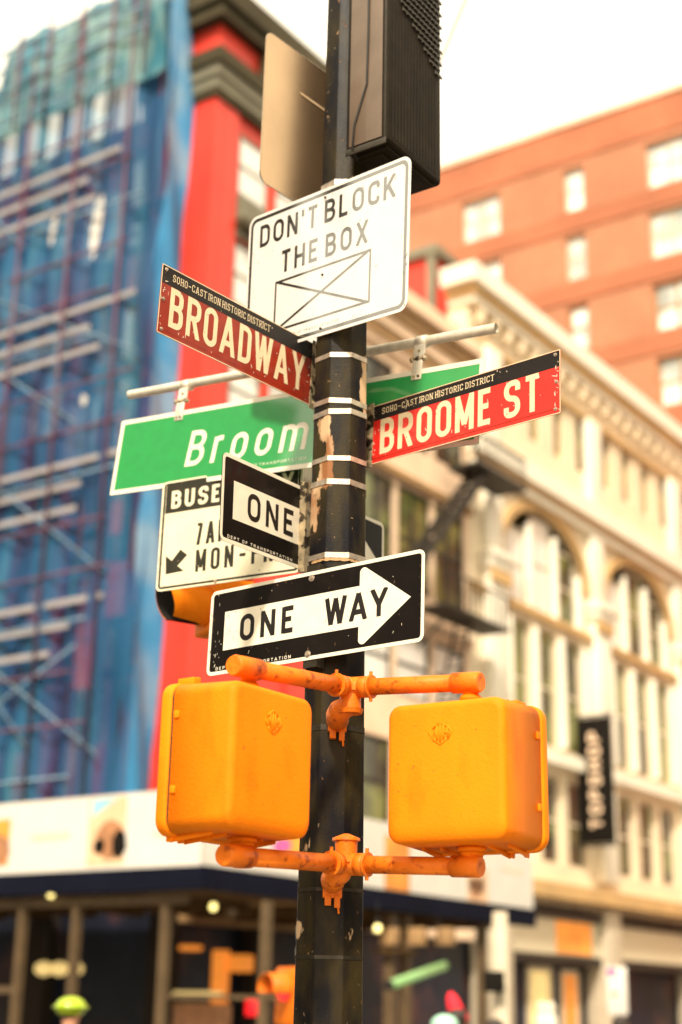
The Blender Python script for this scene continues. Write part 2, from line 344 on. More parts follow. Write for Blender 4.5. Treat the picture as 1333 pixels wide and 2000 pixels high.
# each stroke: (points, closed, rounding 0/1)
GL = {
 'A': (.78, [([(-.04, -.12), (.5, 1.08)], 0, 0), ([(.5, 1.08), (1.04, -.12)], 0, 0), ([(.14, .26), (.86, .26)], 0, 0)]),
 'B': (.66, [([(0, -.1), (0, 1.1)], 0, 0), ([(0, 1), (.93, 1), (.93, .53), (0, .53)], 0, 1), ([(0, .53), (1, .53), (1, 0), (0, 0)], 0, 1)]),
 'C': (.66, [([(1, .72), (1, 1), (0, 1), (0, 0), (1, 0), (1, .28)], 0, 1)]),
 'D': (.66, [([(0, -.1), (0, 1.1)], 0, 0), ([(0, 1), (1, 1), (1, 0), (0, 0)], 0, 1)]),
 'E': (.58, [([(0, -.1), (0, 1.1)], 0, 0), ([(0, 1), (1.1, 1)], 0, 0), ([(0, .52), (.9, .52)], 0, 0), ([(0, 0), (1.1, 0)], 0, 0)]),
 'F': (.56, [([(0, -.1), (0, 1.1)], 0, 0), ([(0, 1), (1.1, 1)], 0, 0), ([(0, .5), (.9, .5)], 0, 0)]),
 'H': (.66, [([(0, -.1), (0, 1.1)], 0, 0), ([(1, -.1), (1, 1.1)], 0, 0), ([(0, .5), (1, .5)], 0, 0)]),
 'I': (.0, [([(.5, -.1), (.5, 1.1)], 0, 0)]),
 'K': (.68, [([(0, -.1), (0, 1.1)], 0, 0), ([(1.02, 1.1), (0, .34)], 0, 0), ([(.36, .60), (1.06, -.1)], 0, 0)]),
 'L': (.56, [([(0, -.1), (0, 1.1)], 0, 0), ([(0, 0), (1.1, 0)], 0, 0)]),
 'M': (.80, [([(0, -.1), (0, 1.1)], 0, 0), ([(1, -.1), (1, 1.1)], 0, 0), ([(0, 1.05), (.5, .12)], 0, 0), ([(.5, .12), (1, 1.05)], 0, 0)]),
 'N': (.68, [([(0, -.1), (0, 1.1)], 0, 0), ([(1, -.1), (1, 1.1)], 0, 0), ([(0, 1.05), (1, -.05)], 0, 0)]),
 'O': (.68, [([(0, 0), (1, 0), (1, 1), (0, 1)], 1, 1)]),
 'P': (.64, [([(0, -.1), (0, 1.1)], 0, 0), ([(0, 1), (1, 1), (1, .46), (0, .46)], 0, 1)]),
 'R': (.68, [([(0, -.1), (0, 1.1)], 0, 0), ([(0, 1), (1, 1), (1, .48), (0, .48)], 0, 1), ([(.5, .48), (1.04, -.1)], 0, 0)]),
 'S': (.66, [([(1, .74), (1, 1), (0, 1), (0, .53), (1, .49), (1, 0), (0, 0), (0, .26)], 0, 1)]),
 'T': (.62, [([(.5, -.1), (.5, 1.1)], 0, 0), ([(-.12, 1), (1.12, 1)], 0, 0)]),
 'U': (.66, [([(0, 1.1), (0, 0), (1, 0), (1, 1.1)], 0, 1)]),
 'W': (.98, [([(-.02, 1.1), (.24, -.1)], 0, 0), ([(.24, -.1), (.5, 1.05)], 0, 0), ([(.5, 1.05), (.76, -.1)], 0, 0), ([(.76, -.1), (1.02, 1.1)], 0, 0)]),
 'X': (.70, [([(-.02, -.1), (1.02, 1.1)], 0, 0), ([(-.02, 1.1), (1.02, -.1)], 0, 0)]),
 'Y': (.76, [([(-.05, 1.12), (.5, .42)], 0, 0), ([(1.05, 1.12), (.5, .42)], 0, 0), ([(.5, .5), (.5, -.1)], 0, 0)]),
 '7': (.60, [([(-.1, 1), (1.02, 1)], 0, 0), ([(1.0, 1.04), (.22, -.1)], 0, 0)]),
 '-': (.62, [([(-.1, .48), (1.1, .48)], 0, 0)]),
 "'": (.0, [([(.5, 1.1), (.5, .72)], 0, 0)]),
 'r': (.40, [([(0, -.1), (0, .76)], 0, 0), ([(0, .45), (0, .70), (1.1, .70)], 0, 1)]),
 'o': (.60, [([(0, 0), (1, 0), (1, .70), (0, .70)], 1, 1)]),
 'm': (.94, [([(0, -.1), (0, .76)], 0, 0), ([(0, .42), (0, .70), (.5, .70), (.5, -.1)], 0, 1), ([(.5, .42), (.5, .70), (1, .70), (1, -.1)], 0, 1)]),
 'e': (.60, [([(0, .36), (1, .36), (1, .70), (0, .70), (0, 0), (1, 0), (1, .14)], 0, 1)]),
 't': (.38, [([(.3, 1.0), (.3, 0), (1.1, 0)], 0, 1), ([(-.2, .70), (1.1, .70)], 0, 0)]),
}
def clip(poly, y, keep_above):
    out = []
    for i in range(len(poly)):
        a, b = poly[i-1], poly[i]; ia = (a[1] >= y) == keep_above; ib = (b[1] >= y) == keep_above
        if ia != ib:
            t = (y-a[1])/(b[1]-a[1]); out.append((a[0]+(b[0]-a[0])*t, y))
        if ib: out.append(b)
    return out
def lettering(mb, text, u0, u1, v0, v1, T, z0=.0012, dz=.0004, gap=.20, space=.5, serif=False, slope=0, slant=0, rot=None, wscale=None):
    """stroke letters between u0..u1 and v0..v1; T = stroke width in metres; slope = rise of the baseline"""
    H = v1-v0; us = 0; nI = 0
    for i, c in enumerate(text):
        if c == ' ': us += space
        elif GL[c][0] == 0: nI += 1
        else: us += GL[c][0]
        if i < len(text)-1 and c != ' ' and text[i+1] != ' ': us += gap
    k = (u1-u0-nI*T)/us; x = u0
    for i, c in enumerate(text):
        if c == ' ': x += space*k; continue
        w = T if GL[c][0] == 0 else GL[c][0]*k
        for si, (pts, closed, rnd) in enumerate(GL[c][1]):
            q = [(T/2+px*(w-T), T/2+py*(H-T)) for px, py in pts]
            r = min(w-T, H*.5)*(.62 if not closed else .5) if rnd else 0
            path = roundpath(q, closed, r); n = len(path); L_ = []; R_ = []
            for j in range(n):
                p = path[j]
                a = path[j-1] if (j > 0 or closed) else None; b = path[(j+1) % n] if (j < n-1 or closed) else None
                d1 = (p-a).normalized() if a is not None else None; d2 = (b-p).normalized() if b is not None else None
                if d1 is None: d1 = d2
                if d2 is None: d2 = d1
                n1 = V((-d1.y, d1.x, 0)); n2 = V((-d2.y, d2.x, 0)); m = (n1+n2)
                m = m.normalized() if m.length > .2 else n1
                s = T/2/max(.45, m.dot(n1)); L_.append(p+m*s); R_.append(p-m*s)
            z = z0+dz+si*.00006
            for j in range(n if closed else n-1):
                j2 = (j+1) % n; poly = [(L_[j].x, L_[j].y), (L_[j2].x, L_[j2].y), (R_[j2].x, R_[j2].y), (R_[j].x, R_[j].y)]
                poly = clip(clip(poly, 0, True), H, False)
                if len(poly) < 3: continue
                vs = []
                for px, py in poly:
                    X = x+px+slant*py; Y = v0+py+slope*(x+px-(u0+u1)/2)
                    vs.append((X, Y, z) if not rot else rot(X, Y, z))
                mb.add(vs, [tuple(range(len(vs)))])
            if serif and not closed:
                for p in (path[0], path[-1]):
                    if p.y < T*1.2 or p.y > H-T*1.2:
                        yy = 0 if p.y < H/2 else H-T*.6; cy = slope*(x+p.x-(u0+u1)/2)
                        mb.add([(x+p.x-T*1.3, v0+yy+cy, z+.00005), (x+p.x+T*1.3, v0+yy+cy, z+.00005), (x+p.x+T*1.3, v0+yy+T*.6+cy, z+.00005), (x+p.x-T*1.3, v0+yy+T*.6+cy, z+.00005)], [(0, 1, 2, 3)])
        x += w
        if i < len(text)-1 and text[i+1] != ' ': x += gap*k
def fl(poly, mb, z):      # flat polygon printed on a sign
    mb.add([(x, y, z) for x, y in poly], [tuple(range(len(poly)))])
def bolt(parent, x, y, r=.009, m=None, z=.001):
    b = MB(); b.tube([(x, y, z), (x, y, z+.002)], r*1.35, 14); b.tube([(x, y, z+.002), (x, y, z+.007)], r*.8, 6)
    return b.build('bolt', m or M_steel, parent)
def plate(parent, w, h, r, m, border=None, bw=.014, off=0, name='panel'):
    MB().prism(rrect(w, h, r), -.0018, .0010).build(name, m, parent)
    if border:
        a, b = off, off+bw
        MB().ring(rrect(w-2*a, h-2*a, max(r-a, .002)), rrect(w-2*b, h-2*b, max(r-b, .002)), .0010, .0014).build('border', border, parent)
# ================================================================== STREET SURFACE
def structure(name, mb, m): return tag(mb.build(name, m), kind='structure')
structure('ground', MB().box(-400, 400, -400, 400, -.6, -.004), M_asph)
def street(name, M, x0, x1, y0, y1, z0, z1, m):
    return structure(name, MB().box(x0, x1, y0, y1, z0, z1, M), m)
# pavements with kerbs: one under the camera's corner, one round the far block
structure('pavement', MB().prism([(p.x, p.y) for p in (C0+nP*5.2+nQ*5.2, C0+nP*5.2+dR*60, C0-nP*30+dR*60, C0-nP*30+nQ*5.2)], 0, .14), M_pave)
structure('near_pavement', MB().prism([(p.x, p.y) for p in (V((0, 6.2, 0)), V((0, 6.2, 0))-dR*40+nP*0, V((0, 6.2, 0))-dR*40+nP*30, V((0, 6.2, 0))+nP*30)], 0, .13), M_pave)
mk = MB()
for k in range(6):
    q = C0+nP*(7.5+k*1.3)+nQ*5.6
    a = math.atan2(dR.y, dR.x); mk.box(-2.2, 0, -.3, .3, .002, .006, Matrix.Translation(q) @ Matrix.Rotation(a, 4, 'Z'))
structure('crosswalk_marking', mk, M_paint)

# ================================================================== POLE
PX, PY = -.010, 5.25
def prad(z): return .1225-.0080*(z-1.75)
PH0 = R(21.5)
def octa(z, extra=0, off=0):
    r = prad(z)+extra
    return [(r*math.sin(PH0+k*math.pi/4+off), -r*math.cos(PH0+k*math.pi/4+off), z) for k in range(8)]
pole = empty('signal_pole', Matrix.Translation((PX, PY, 0)), 'black octagonal steel pole with steel bands and torn wrapping, carrying all the signs', 'pole')
mb = MB(); zs = [.0, .45, .5, .6]+[.6+.2*i for i in range(1, 34)]
rings = [octa(z, .05 if z < .46 else 0) for z in zs]
vs = [p for r_ in rings for p in r_]; fs = []
for i in range(len(zs)-1):
    for k in range(8): fs.append((i*8+k, i*8+(k+1) % 8, (i+1)*8+(k+1) % 8, (i+1)*8+k))
mb.add(vs, fs+[tuple(range(7, -1, -1)), tuple(range(len(vs)-8, len(vs)))])
sh = mb.build('shaft', M_pole, pole, bev=.004, seg=2)
def band(z, h=.022, th=.0030, m=M_steel, name='band', tilt=0, parent=pole):
    b = MB(); o1, o2 = octa(z-h/2, th), octa(z+h/2, th); i1, i2 = octa(z-h/2, -.002), octa(z+h/2, -.002)
    T_ = Matrix.Translation((0, 0, z)) @ Matrix.Rotation(tilt, 4, 'Y') @ Matrix.Translation((0, 0, -z))
    vs = o1+o2+i1+i2; fs = []
    for k in range(8):
        j = (k+1) % 8; fs += [(k, j, 8+j, 8+k), (16+k, 24+k, 24+j, 16+j), (8+k, 8+j, 24+j, 24+k), (k, 16+k, 16+j, j)]
    b.add(vs, fs, T_); b.box(-.016, .016, prad(z)-.004, prad(z)+.012, z-h*.8, z+h*.8)
    return b.build(name, m, parent)
for py_, h, t in ((351, .024, .0), (690, .019, -.01), (780, .020, .03), (801, .021, -.03), (893, .019, .0), (939, .021, .02), (1083, .020, 0)):
    band(at(666, py_, 5.14).z, h, tilt=t)
for py_ in (1330, 1420, 1737, 1870): band(at(666, py_, 5.14).z, .012 if py_ != 1420 else .02, .002, M_dark, 'thin_band')
# ragged edges of torn wrapping: thin curled lips round the shaft
rnd = random.Random(3)
for z, a0, a1, m in ((3.14, -60, 60, M_tan2), (2.93, -60, 10, M_dark)):
    b = MB(); n = 26; top = []; bot = []
    for k in range(n+1):
        a = R(a0+(a1-a0)*k/n); f = (a-PH0) % (math.pi/4)-math.pi/8; rr = prad(z)*math.cos(math.pi/8)/math.cos(f)
        d = .0025+rnd.random()*.003; hh = .002+abs(math.sin(k*.9+z*40))*.006+rnd.random()*.004
        top.append((math.sin(a)*(rr+.001), -math.cos(a)*(rr+.001), z+hh)); bot.append((math.sin(a)*(rr+d), -math.cos(a)*(rr+d), z-hh*.6))
    b.add(top+bot, [(k, n+1+k, n+2+k, k+1) for k in range(n)]); b.build('torn_wrap', m, pole, fix=False)

# ================================================================== STREET NAME SIGNS
def name_sign(M, w, h, red, text, tu, tv, st, sv_, stripv, label, right_bracket, T, slope=0):
    e = empty('street_name_sign', M, label, 'street sign', 'red street name signs on the pole')
    plate(e, w, h, .004, red)
    MB().box(-w/2+.003, w/2-.003, stripv, h/2-.004, .0010, .0014).build('header_strip', M_black2, e)
    MB().ring(rrect(w, h, .004), rrect(w-.006, h-.006, .003), .0010, .0017).build('edge_trim', M_cream, e)
    b = MB(); lettering(b, text, *tu, *tv, T, .0014, gap=.17, slope=slope); b.build('lettering', M_cream, e, fix=False)
    b = MB(); lettering(b, 'SOHO-CAST IRON HISTORIC DISTRICT', *st, *sv_, .0030, .0016, gap=.26, space=.55, serif=True); b.build('small_lettering', M_cream, e, fix=False)
    b = MB(); b.box(-w/2+.004, w/2-.004, -h/2+.018, -h/2+.021, .001, .0016); b.build('lower_line', M_brown, e)
    s = 1 if right_bracket else -1; x = s*(w/2)
    for bx, by in ((-s*(w/2-.02), h/2-.016), (-s*(w/2-.016), .0), (-s*(w/2-.02), -h/2+.018)): bolt(e, bx, by, .005)
    k = MB(); k.box(min(x-s*.012, x+s*.030), max(x-s*.012, x+s*.030), -h/2-.012, h/2+.012, .0018, .0058); k.build('bracket_plate', M_brack, e, bev=.001)
    k = MB(); x2, x3 = x+s*.030, x+s*.062
    k.box(min(x2, x3), max(x2, x3), -h/2-.004, h/2+.016, -.006, .012); k.box(min(x2+s*.004, x2+s*.010), max(x2+s*.004, x2+s*.010), -h/2-.004, h/2+.016, .012, .018)
    k.box(min(x3, x3-s*.006), max(x3, x3-s*.006), -h/2-.004, h/2+.016, .012, .020); k.build('bracket_channel', M_dark, e, bev=.0015)
    for by in (h/2-.008, -.005, -h/2+.012): bolt(e, x+s*.012, by, .0085, M_brack, .0058)
    return e
M_grime = mat('grime_speck', (.10, .05, .02), .8)
M_pale = mat('pale_scratch', (.66, .52, .40), .7)
def wear(e, w, h, n, seed, z=.0019, m=None, nm='scratches', long=.02):
    rw = random.Random(seed); b = MB()
    for _ in range(n):
        x, y = rw.uniform(-w/2+.01, w/2-.01), rw.uniform(-h/2+.01, h/2-.01)
        if rw.random() < .4: x = rw.choice((-1, 1))*(w/2-.004-rw.random()*.02)
        l = rw.uniform(.002, long); a = rw.uniform(0, 3.14) if rw.random() < .6 else rw.gauss(1.57, .25); q = .0006+rw.random()*.0012; dx, dy = l*math.cos(a), l*math.sin(a); nx, ny = -math.sin(a)*q, math.cos(a)*q
        if abs(x+dx) > w/2-.002 or abs(y+dy) > h/2-.002: continue
        fl([(x+nx, y+ny), (x+dx*.5+nx*1.3, y+dy*.5+ny), (x+dx, y+dy), (x+dx*.5-nx, y+dy*.5-ny), (x-nx, y-ny)], b, z)
    b.build(nm, m or M_pale, e, fix=False)
_sign1 = name_sign(sframe((-.3854, 5.0152, 3.9492), 37.16, 3.47, 1.37), .864, .258, M_brown, 'BROADWAY', (-.380, .384), (-.090, .058), (-.376, .160), (.081, .108), .060,
          'dark red sign reading BROADWAY, with a black strip along its top, left of the pole', True, .0215)
_sign2 = name_sign(sframe((.4317, 5.0315, 3.6873), 132.78, -.95, -.99), .875, .240, M_red, 'BROOME ST', (-.390, .352), (-.088, .055), (-.384, .150), (.076, .101), .056,
          'bright red sign reading BROOME ST, right of the pole', False, .022)

wear(_sign1, .864, .258, 60, 4); wear(_sign2, .875, .24, 60, 8); wear(_sign1, .864, .258, 40, 14, .0020, M_grime, 'grime_specks', .012); wear(_sign2, .875, .24, 30, 18, .0020, M_grime, 'grime_specks', .012)
# ================================================================== GREEN HANGING SIGN AND ITS TUBE
s_ = 1.019; GM = sframe((-.2354, 5.6, 3.8123), 122.81, -3.67, -3.41); gw, gh = 1.799, .3516
e = empty('hanging_street_sign', GM, 'long green sign with a white border hanging from a tube behind the pole', 'street sign')
plate(e, gw, gh, .006, M_green); MB().ring(rrect(gw, gh, .008), rrect(gw-.042, gh-.042, .003), .0010, .0015).build('border', M_white2, e)
b = MB(); lettering(b, 'Broome', -.502, .238, -.092, .070, .0225, .0010, gap=.30, slant=.10); b.build('lettering', M_white2, e, fix=False); b = MB(); lettering(b, 'St', .52, .68, -.092, .070, .0225, .0010, gap=.30, slant=.10); b.build('lettering', M_white2, e, fix=False)
b = MB(); lettering(b, 'DEPT OF TRANSPORTATION', -.215, .125, -.137, -.125, .0018, .0010, gap=.34, space=.6); b.build('small_lettering', M_white2, e, fix=False)
def hanger(x):
    k = MB(); k.tube([(x-.022, .306, -.02), (x+.022, .306, -.02)], .0255, 18); k.box(x-.024, x+.024, .232, .285, -.006, .000); k.build('hanger_clamp', M_galv, e)
    k = MB(); k.box(x-.022, x+.022, .132, .222, .0016, .0056); k.build('hanger_plate', M_galv, e, bev=.001)
    k = MB(); k.tube([(x-.036, .222, .000), (x+.036, .222, .000)], .0085, 12)
    for dx in (-.026, .0, .026): k.tube([(x+dx-.005, .222, 0), (x+dx+.005, .222, 0)], .0125, 6)
    k.build('hinge_pin', M_brack, e)
    for dx, y in ((-.010, .145), (.010, .145), (0, .258)): bolt(e, x+dx, y, .0042, M_brack, .0056 if y < .2 else .0)
hanger(-.572); hanger(.604)
t = empty('sign_tube', GM, 'pale galvanised tube passing behind the pole with the green sign hung below it', 'pipe')
k = MB(); k.tube([(-.900, .312, -.02), (.925, .306, -.02)], .0195, 24, caps=False); k.tube([(.925, .306, -.02), (-.9, .312, -.02)], .0165, 24, caps=False)
k.ring([(0, 0)]*3, [(0, 0)]*3, 0, 0) if False else None
k.build('tube', M_galv, t, fix=False)
k = MB(); k.tube([(-.897, .312, -.02), (-.885, .312, -.02)], .0170, 20); k.tube([(.890, .306, -.02), (.900, .306, -.02)], .0168, 20); k.build('end_plug', M_gap, t)
k = MB(); k.box(.12, .26, .285, .335, -.05, -.0395); k.build('saddle_clamp', M_dark, t)

# ================================================================== BUS LANE SIGN
w, h = .641, .491; e = empty('bus_lane_sign', sframe((-.4515, 5.7322, 3.4493), 112.57, -4.98, 2.32), 'beige sign reading BUSES with a black header and an arrow pointing down left', 'traffic sign')
plate(e, w, h, .022, M_beige)
MB().ring(rrect(w-.018, h-.018, .016), rrect(w-.036, h-.036, .010), .0010, .0015).build('border', M_olive, e)
MB().box(-w/2+.020, w/2-.020, .098, h/2-.018, .0010, .0014).build('header_panel', M_olive, e)
b = MB(); lettering(b, 'BUSES ONLY', -.274, .282, .116, .198, .0155, .0015, gap=.24, space=.45); b.build('header_lettering', M_beige, e, fix=False)
b = MB(); lettering(b, '7AM-7PM', -.150, .190, -.064, .034, .0140, .0011, gap=.32); b.build('lettering', M_olive, e, fix=False); b = MB(); lettering(b, 'MON-FRI', -.145, .235, -.182, -.086, .0140, .0011, gap=.36); b.build('lettering', M_olive, e, fix=False)
b = MB(); ang = R(228); ca, sa = math.cos(ang), math.sin(ang)
arr = [(.062, 0), (.004, .058), (.004, .019), (-.055, .022), (-.055, -.022), (.004, -.019), (.004, -.058)]
fl([(-.238+x*ca-y*sa, -.128+x*sa+y*ca) for x, y in arr], b, .0015); b.build('arrow', M_olive, e, fix=False)
wear(e, w, h, 90, 33, .0019, M_brack, 'rust_specks', .010)
for x, y in ((-.05, .235), (-.05, -.235)): bolt(e, x, y, .005, M_brack)
MB().bar((.10, .10, -.012), (.36, .06, -.10), .03, .006).build('mounting_strap', M_brack, e)

# ================================================================== ONE WAY SIGNS
def one_way(M, w, h, yo, arrow, one, way, small, T, label, hide_small=None):
    e = empty('one_way_sign', M, label, 'traffic sign', 'one way signs on the pole')
    plate(e, w, h, .026, M_blackm, M_white2, .0135, 0)
    x0, xh, xt, hv, hh = arrow; b = MB()
    fl([(x0, -hv), (xh, -hv), (xh, hv), (x0, hv)], b, .0016)
    head = []
    for cx, cy, a0, a1 in ((xh+.014, hh-.016, 190, 62), (xh+.014, -hh+.016, -62, -190)):
        if a0 > 0: head += [(cx+.018*math.cos(R(a0+(a1-a0)*i/6)), cy+.018*math.sin(R(a0+(a1-a0)*i/6))) for i in range(7)]
        else: head += [(xt, 0)]+[(cx+.018*math.cos(R(a0+(a1-a0)*i/6)), cy+.018*math.sin(R(a0+(a1-a0)*i/6))) for i in range(7)]
    head = [(x, y) for x, y in head]
    b.add([(x, y, .00175) for x, y in [(xh+.03, 0)]+head], [(0, i, i+1) for i in range(1, len(head))]+[(0, len(head), 1)])
    b.build('arrow', M_white2, e, fix=False)
    b = MB(); lettering(b, 'ONE', *one, -.051, .051, T, .0017, gap=.30); lettering(b, 'WAY', *way, -.051, .051, T, .0017, gap=.14); b.build('lettering', M_black2, e, fix=False)
    b = MB(); lettering(b, 'DEPT OF TRANSPORTATION', *small, T*.11, .0011, gap=.45, space=1.1); b.build('small_lettering', M_white2, e, fix=False)
    return e
e = one_way(sframe((-.0984, 5.1191, 2.9240), 127.41, -2.14, .52), .970, .327, 0, (-.410, .216, .430, .074, .137), (-.332, -.076), (.062, .334), (-.440, -.085, -.146, -.134), .0190,
            'front one way sign with its white arrow wholly visible, above the orange signals')
wear(e, .97, .327, 50, 41, .0021, M_grime, 'grime_specks', .014)
for x, y in ((-.004, .139), (-.007, -.142)): bolt(e, x, y, .0095)
b = MB(); rn = random.Random(5)
for k in range(26):
    x = rn.choice([-.455+rn.random()*.02, rn.uniform(-.45, .45)]); y = rn.uniform(-.15, .15)
    if abs(y) < .08 and x > -.42: continue
    l = rn.uniform(.003, .014); a = rn.uniform(1.1, 2.2); q = .0008+rn.random()*.0012
    fl([(x, y), (x+q, y), (x+q+l*math.cos(a), y+l*math.sin(a)), (x+l*math.cos(a), y+l*math.sin(a))], b, .00125)
b.build('scratches', M_white2, e, fix=False)
MB().box(-.03, .03, -.19, .19, -.045, -.002).build('mounting_channel', M_dark, e)
e = one_way(sframe((-.1206, 5.3586, 3.3144), 32.15, 1.56, 2.53), 1.118, .321, 0, (-.489, .262, .497, .070, .137), (-.402, -.105), (.055, .368), (-.515, -.110, -.143, -.132), .0190,
            'rear one way sign, its black and white end reading ONE left of the pole')
MB().box(-.07, .07, -.175, .175, .0018, .030).build('mounting_channel', M_brack, e)

# ================================================================== DON'T BLOCK THE BOX
w, h = .928, .601; e = empty('intersection_sign', sframe((-.0871, 5.1393, 4.3401), 137.21, 4.41, -5.97), "white sign reading DON'T BLOCK THE BOX above a crossed rectangle", 'traffic sign')
plate(e, w, h, .042, M_white)
MB().ring(rrect(w-.024, h-.024, .034), rrect(w-.054, h-.054, .023), .0010, .0014).build('border', M_black, e)
b = MB(); lettering(b, "DON'T BLOCK", -.392, .388, .155, .250, .0162, .0010, gap=.22, space=.42); b.build('lettering', M_black, e, fix=False); b = MB(); lettering(b, 'THE BOX', -.252, .247, .012, .107, .0162, .0010, gap=.24, space=.44); b.build('lettering', M_black, e, fix=False)
b = MB(); x0, x1, y0, y1 = -.283, .268, -.228, -.016; q = .0050
b.ring([(x1, y1), (x0, y1), (x0, y0), (x1, y0)], [(x1-2*q, y1-2*q), (x0+2*q, y1-2*q), (x0+2*q, y0+2*q), (x1-2*q, y0+2*q)], .001, .0014)
for a, c, z in (((x0, y1), (x1, y0), .0016), ((x0, y0), (x1, y1), .0018)):
    d = (V((*c, 0))-V((*a, 0))).normalized(); nn = V((-d.y, d.x, 0))*.0052
    a_, c_ = V((*a, 0))+d*.012, V((*c, 0))-d*.012
    fl([tuple((p+s*nn)[:2]) for p, s in ((a_, 1), (a_, -1), (c_, -1), (c_, 1))][::1], b, z)
b.build('crossed_box', M_black, e, fix=False)
b = MB(); lettering(b, 'DEPT OF TRANSPORTATION', -.20, .10, -.264, -.253, .0016, .0010, gap=.5, space=1); b.build('small_lettering', M_black, e, fix=False)
wear(e, w, h, 45, 31, .0019, M_grime, 'grime_specks', .012)
for x, y in ((.0, .262), (.0, -.055), (.0, -.272)): bolt(e, x, y, .004, M_dark)
MB().box(-.028, .028, -.29, .29, -.035, -.002).build('mounting_channel', M_dark, e)

# ================================================================== BLANK PLATE (back of a sign)
w, h = .66, .715; e = empty('blank_sign_back', sframe((-.151, 5.573, 5.169), 38.8, 1.5, 1.1), 'bare brownish metal back of a rounded sign, upper left of the pole', 'traffic sign')
plate(e, w, h, .045, M_alu); MB().ring(rrect(w, h, .045), rrect(w-.004, h-.004, .043), .001, .0022).build('rim', M_steel, e)
k = MB(); k.box(-.10, .30, .16, .172, .001, .0035); k.build('highlight_bar', M_alu, e, bev=.002); bolt(e, .12, .12, .006); bolt(e, .12, .19, .006)  # thin raised bar stands in for a curved highlight on the plate
MB().box(.24, .30, -.30, .30, .001, .03).build('mounting_channel', M_brack, e)

# ================================================================== BLACK TRAFFIC SIGNAL (seen from behind and below)
P_ = at(756, 272, 4.88); e = empty('traffic_signal', fr(P_, -dL, dR, Z), 'tall dark brown and black signal housing seen from below, top right of the pole', 'traffic signal')
# local: x = away from the near corner along -dL ... the near vertical edge is the origin
k = MB(); k.box(-.195, .0, .0, .405, 0, 1.15); hs = k.build('housing', M_sigblk, e, bev=.018, seg=3)
k = MB(); k.box(-.172, -.022, -.004, .0, .02, 1.14); k.build('side_panel', M_sigbrn, e, bev=.0018)
k = MB(); k.box(-.186, -.001, -.007, -.0025, -.016, .010); k.box(-.012, -.004, -.006, 0, .01, 1.14); k.build('edge_strip', M_dark, e, bev=.001)
k = MB()
for i in range(15): k.box(-.001, .0012, .035+i*.0225, .046+i*.0225, .03, 1.13)
k.build('ribs', M_sigblk, e)
k = MB()
for j in range(22):
    for i in range(11):
        zz = .46+j*.030; yy = .07+i*.029+(j % 2)*.0145
        if yy > .375 or zz < .70-(yy)*.62: continue
        k.add([(.004, yy, zz), (.004, yy+.022, zz), (.011, yy+.020, zz+.002), (.011, yy+.002, zz+.002), (.004, yy, zz+.020), (.004, yy+.022, zz+.020)], [(0, 1, 2, 3), (3, 2, 5, 4), (0, 3, 4), (1, 5, 2)])
k.build('louvres', M_dark, e)
k = MB(); k.box(-.165, -.020, .03, .37, -.012, .0); k.box(-.16, -.05, .05, .14, -.02, -.012); k.build('bottom_plate', M_sigblk, e, bev=.002)
k = MB(); k.tube([(-.085, -.009, 1.14), (-.086, -.009, .50), (-.090, -.009, .275), (-.146, -.009, .105), (-.152, -.009, .0), (-.152, .03, -.02)], .0042, 8); k.build('cable', M_gap, e)
k = MB(); k.tube([(-.10, .16, .30), (-.26, .16, .30)], .03, 12); k.tube([(-.10, .16, .85), (-.26, .16, .85)], .03, 12); k.build('mounting_arm', M_dark, e)

# ================================================================== ORANGE PEDESTRIAN SIGNALS
def rbox(w, h, d0, d1, w2, h2, r=.040, n=7):
    """rounded box: outline w x h at depth d0 narrowing to w2 x h2 at d1, front edge rounded"""
    mb_ = MB(); rings = []; re = .022
    prof = [(d0, 0)]+[(d1-re+re*math.sin(R(a)), re*(1-math.cos(R(a)))) for a in (0, 15, 30, 45, 60, 75, 90)]
    for d, ins in prof:
        f = (d-d0)/(d1-d0); ww = w+(w2-w)*f-2*ins; hh = h+(h2-h)*f-2*ins
        rings.append([(x, y+(ins*1.3 if y < 0 else 0), d) for x, y in rrect(ww, hh, max(r-ins*.4, .012), n)])
    N = len(rings[0]); vs = [p for q in rings for p in q]; fs = []
    for i in range(len(rings)-1):
        for j in range(N): fs.append((i*N+j, i*N+(j+1) % N, (i+1)*N+(j+1) % N, (i+1)*N+j))
    mb_.add(vs, fs, None, True); mb_.add(rings[-1], [tuple(range(N))], None, True); mb_.add(rings[0], [tuple(range(N-1, -1, -1))])
    return mb_
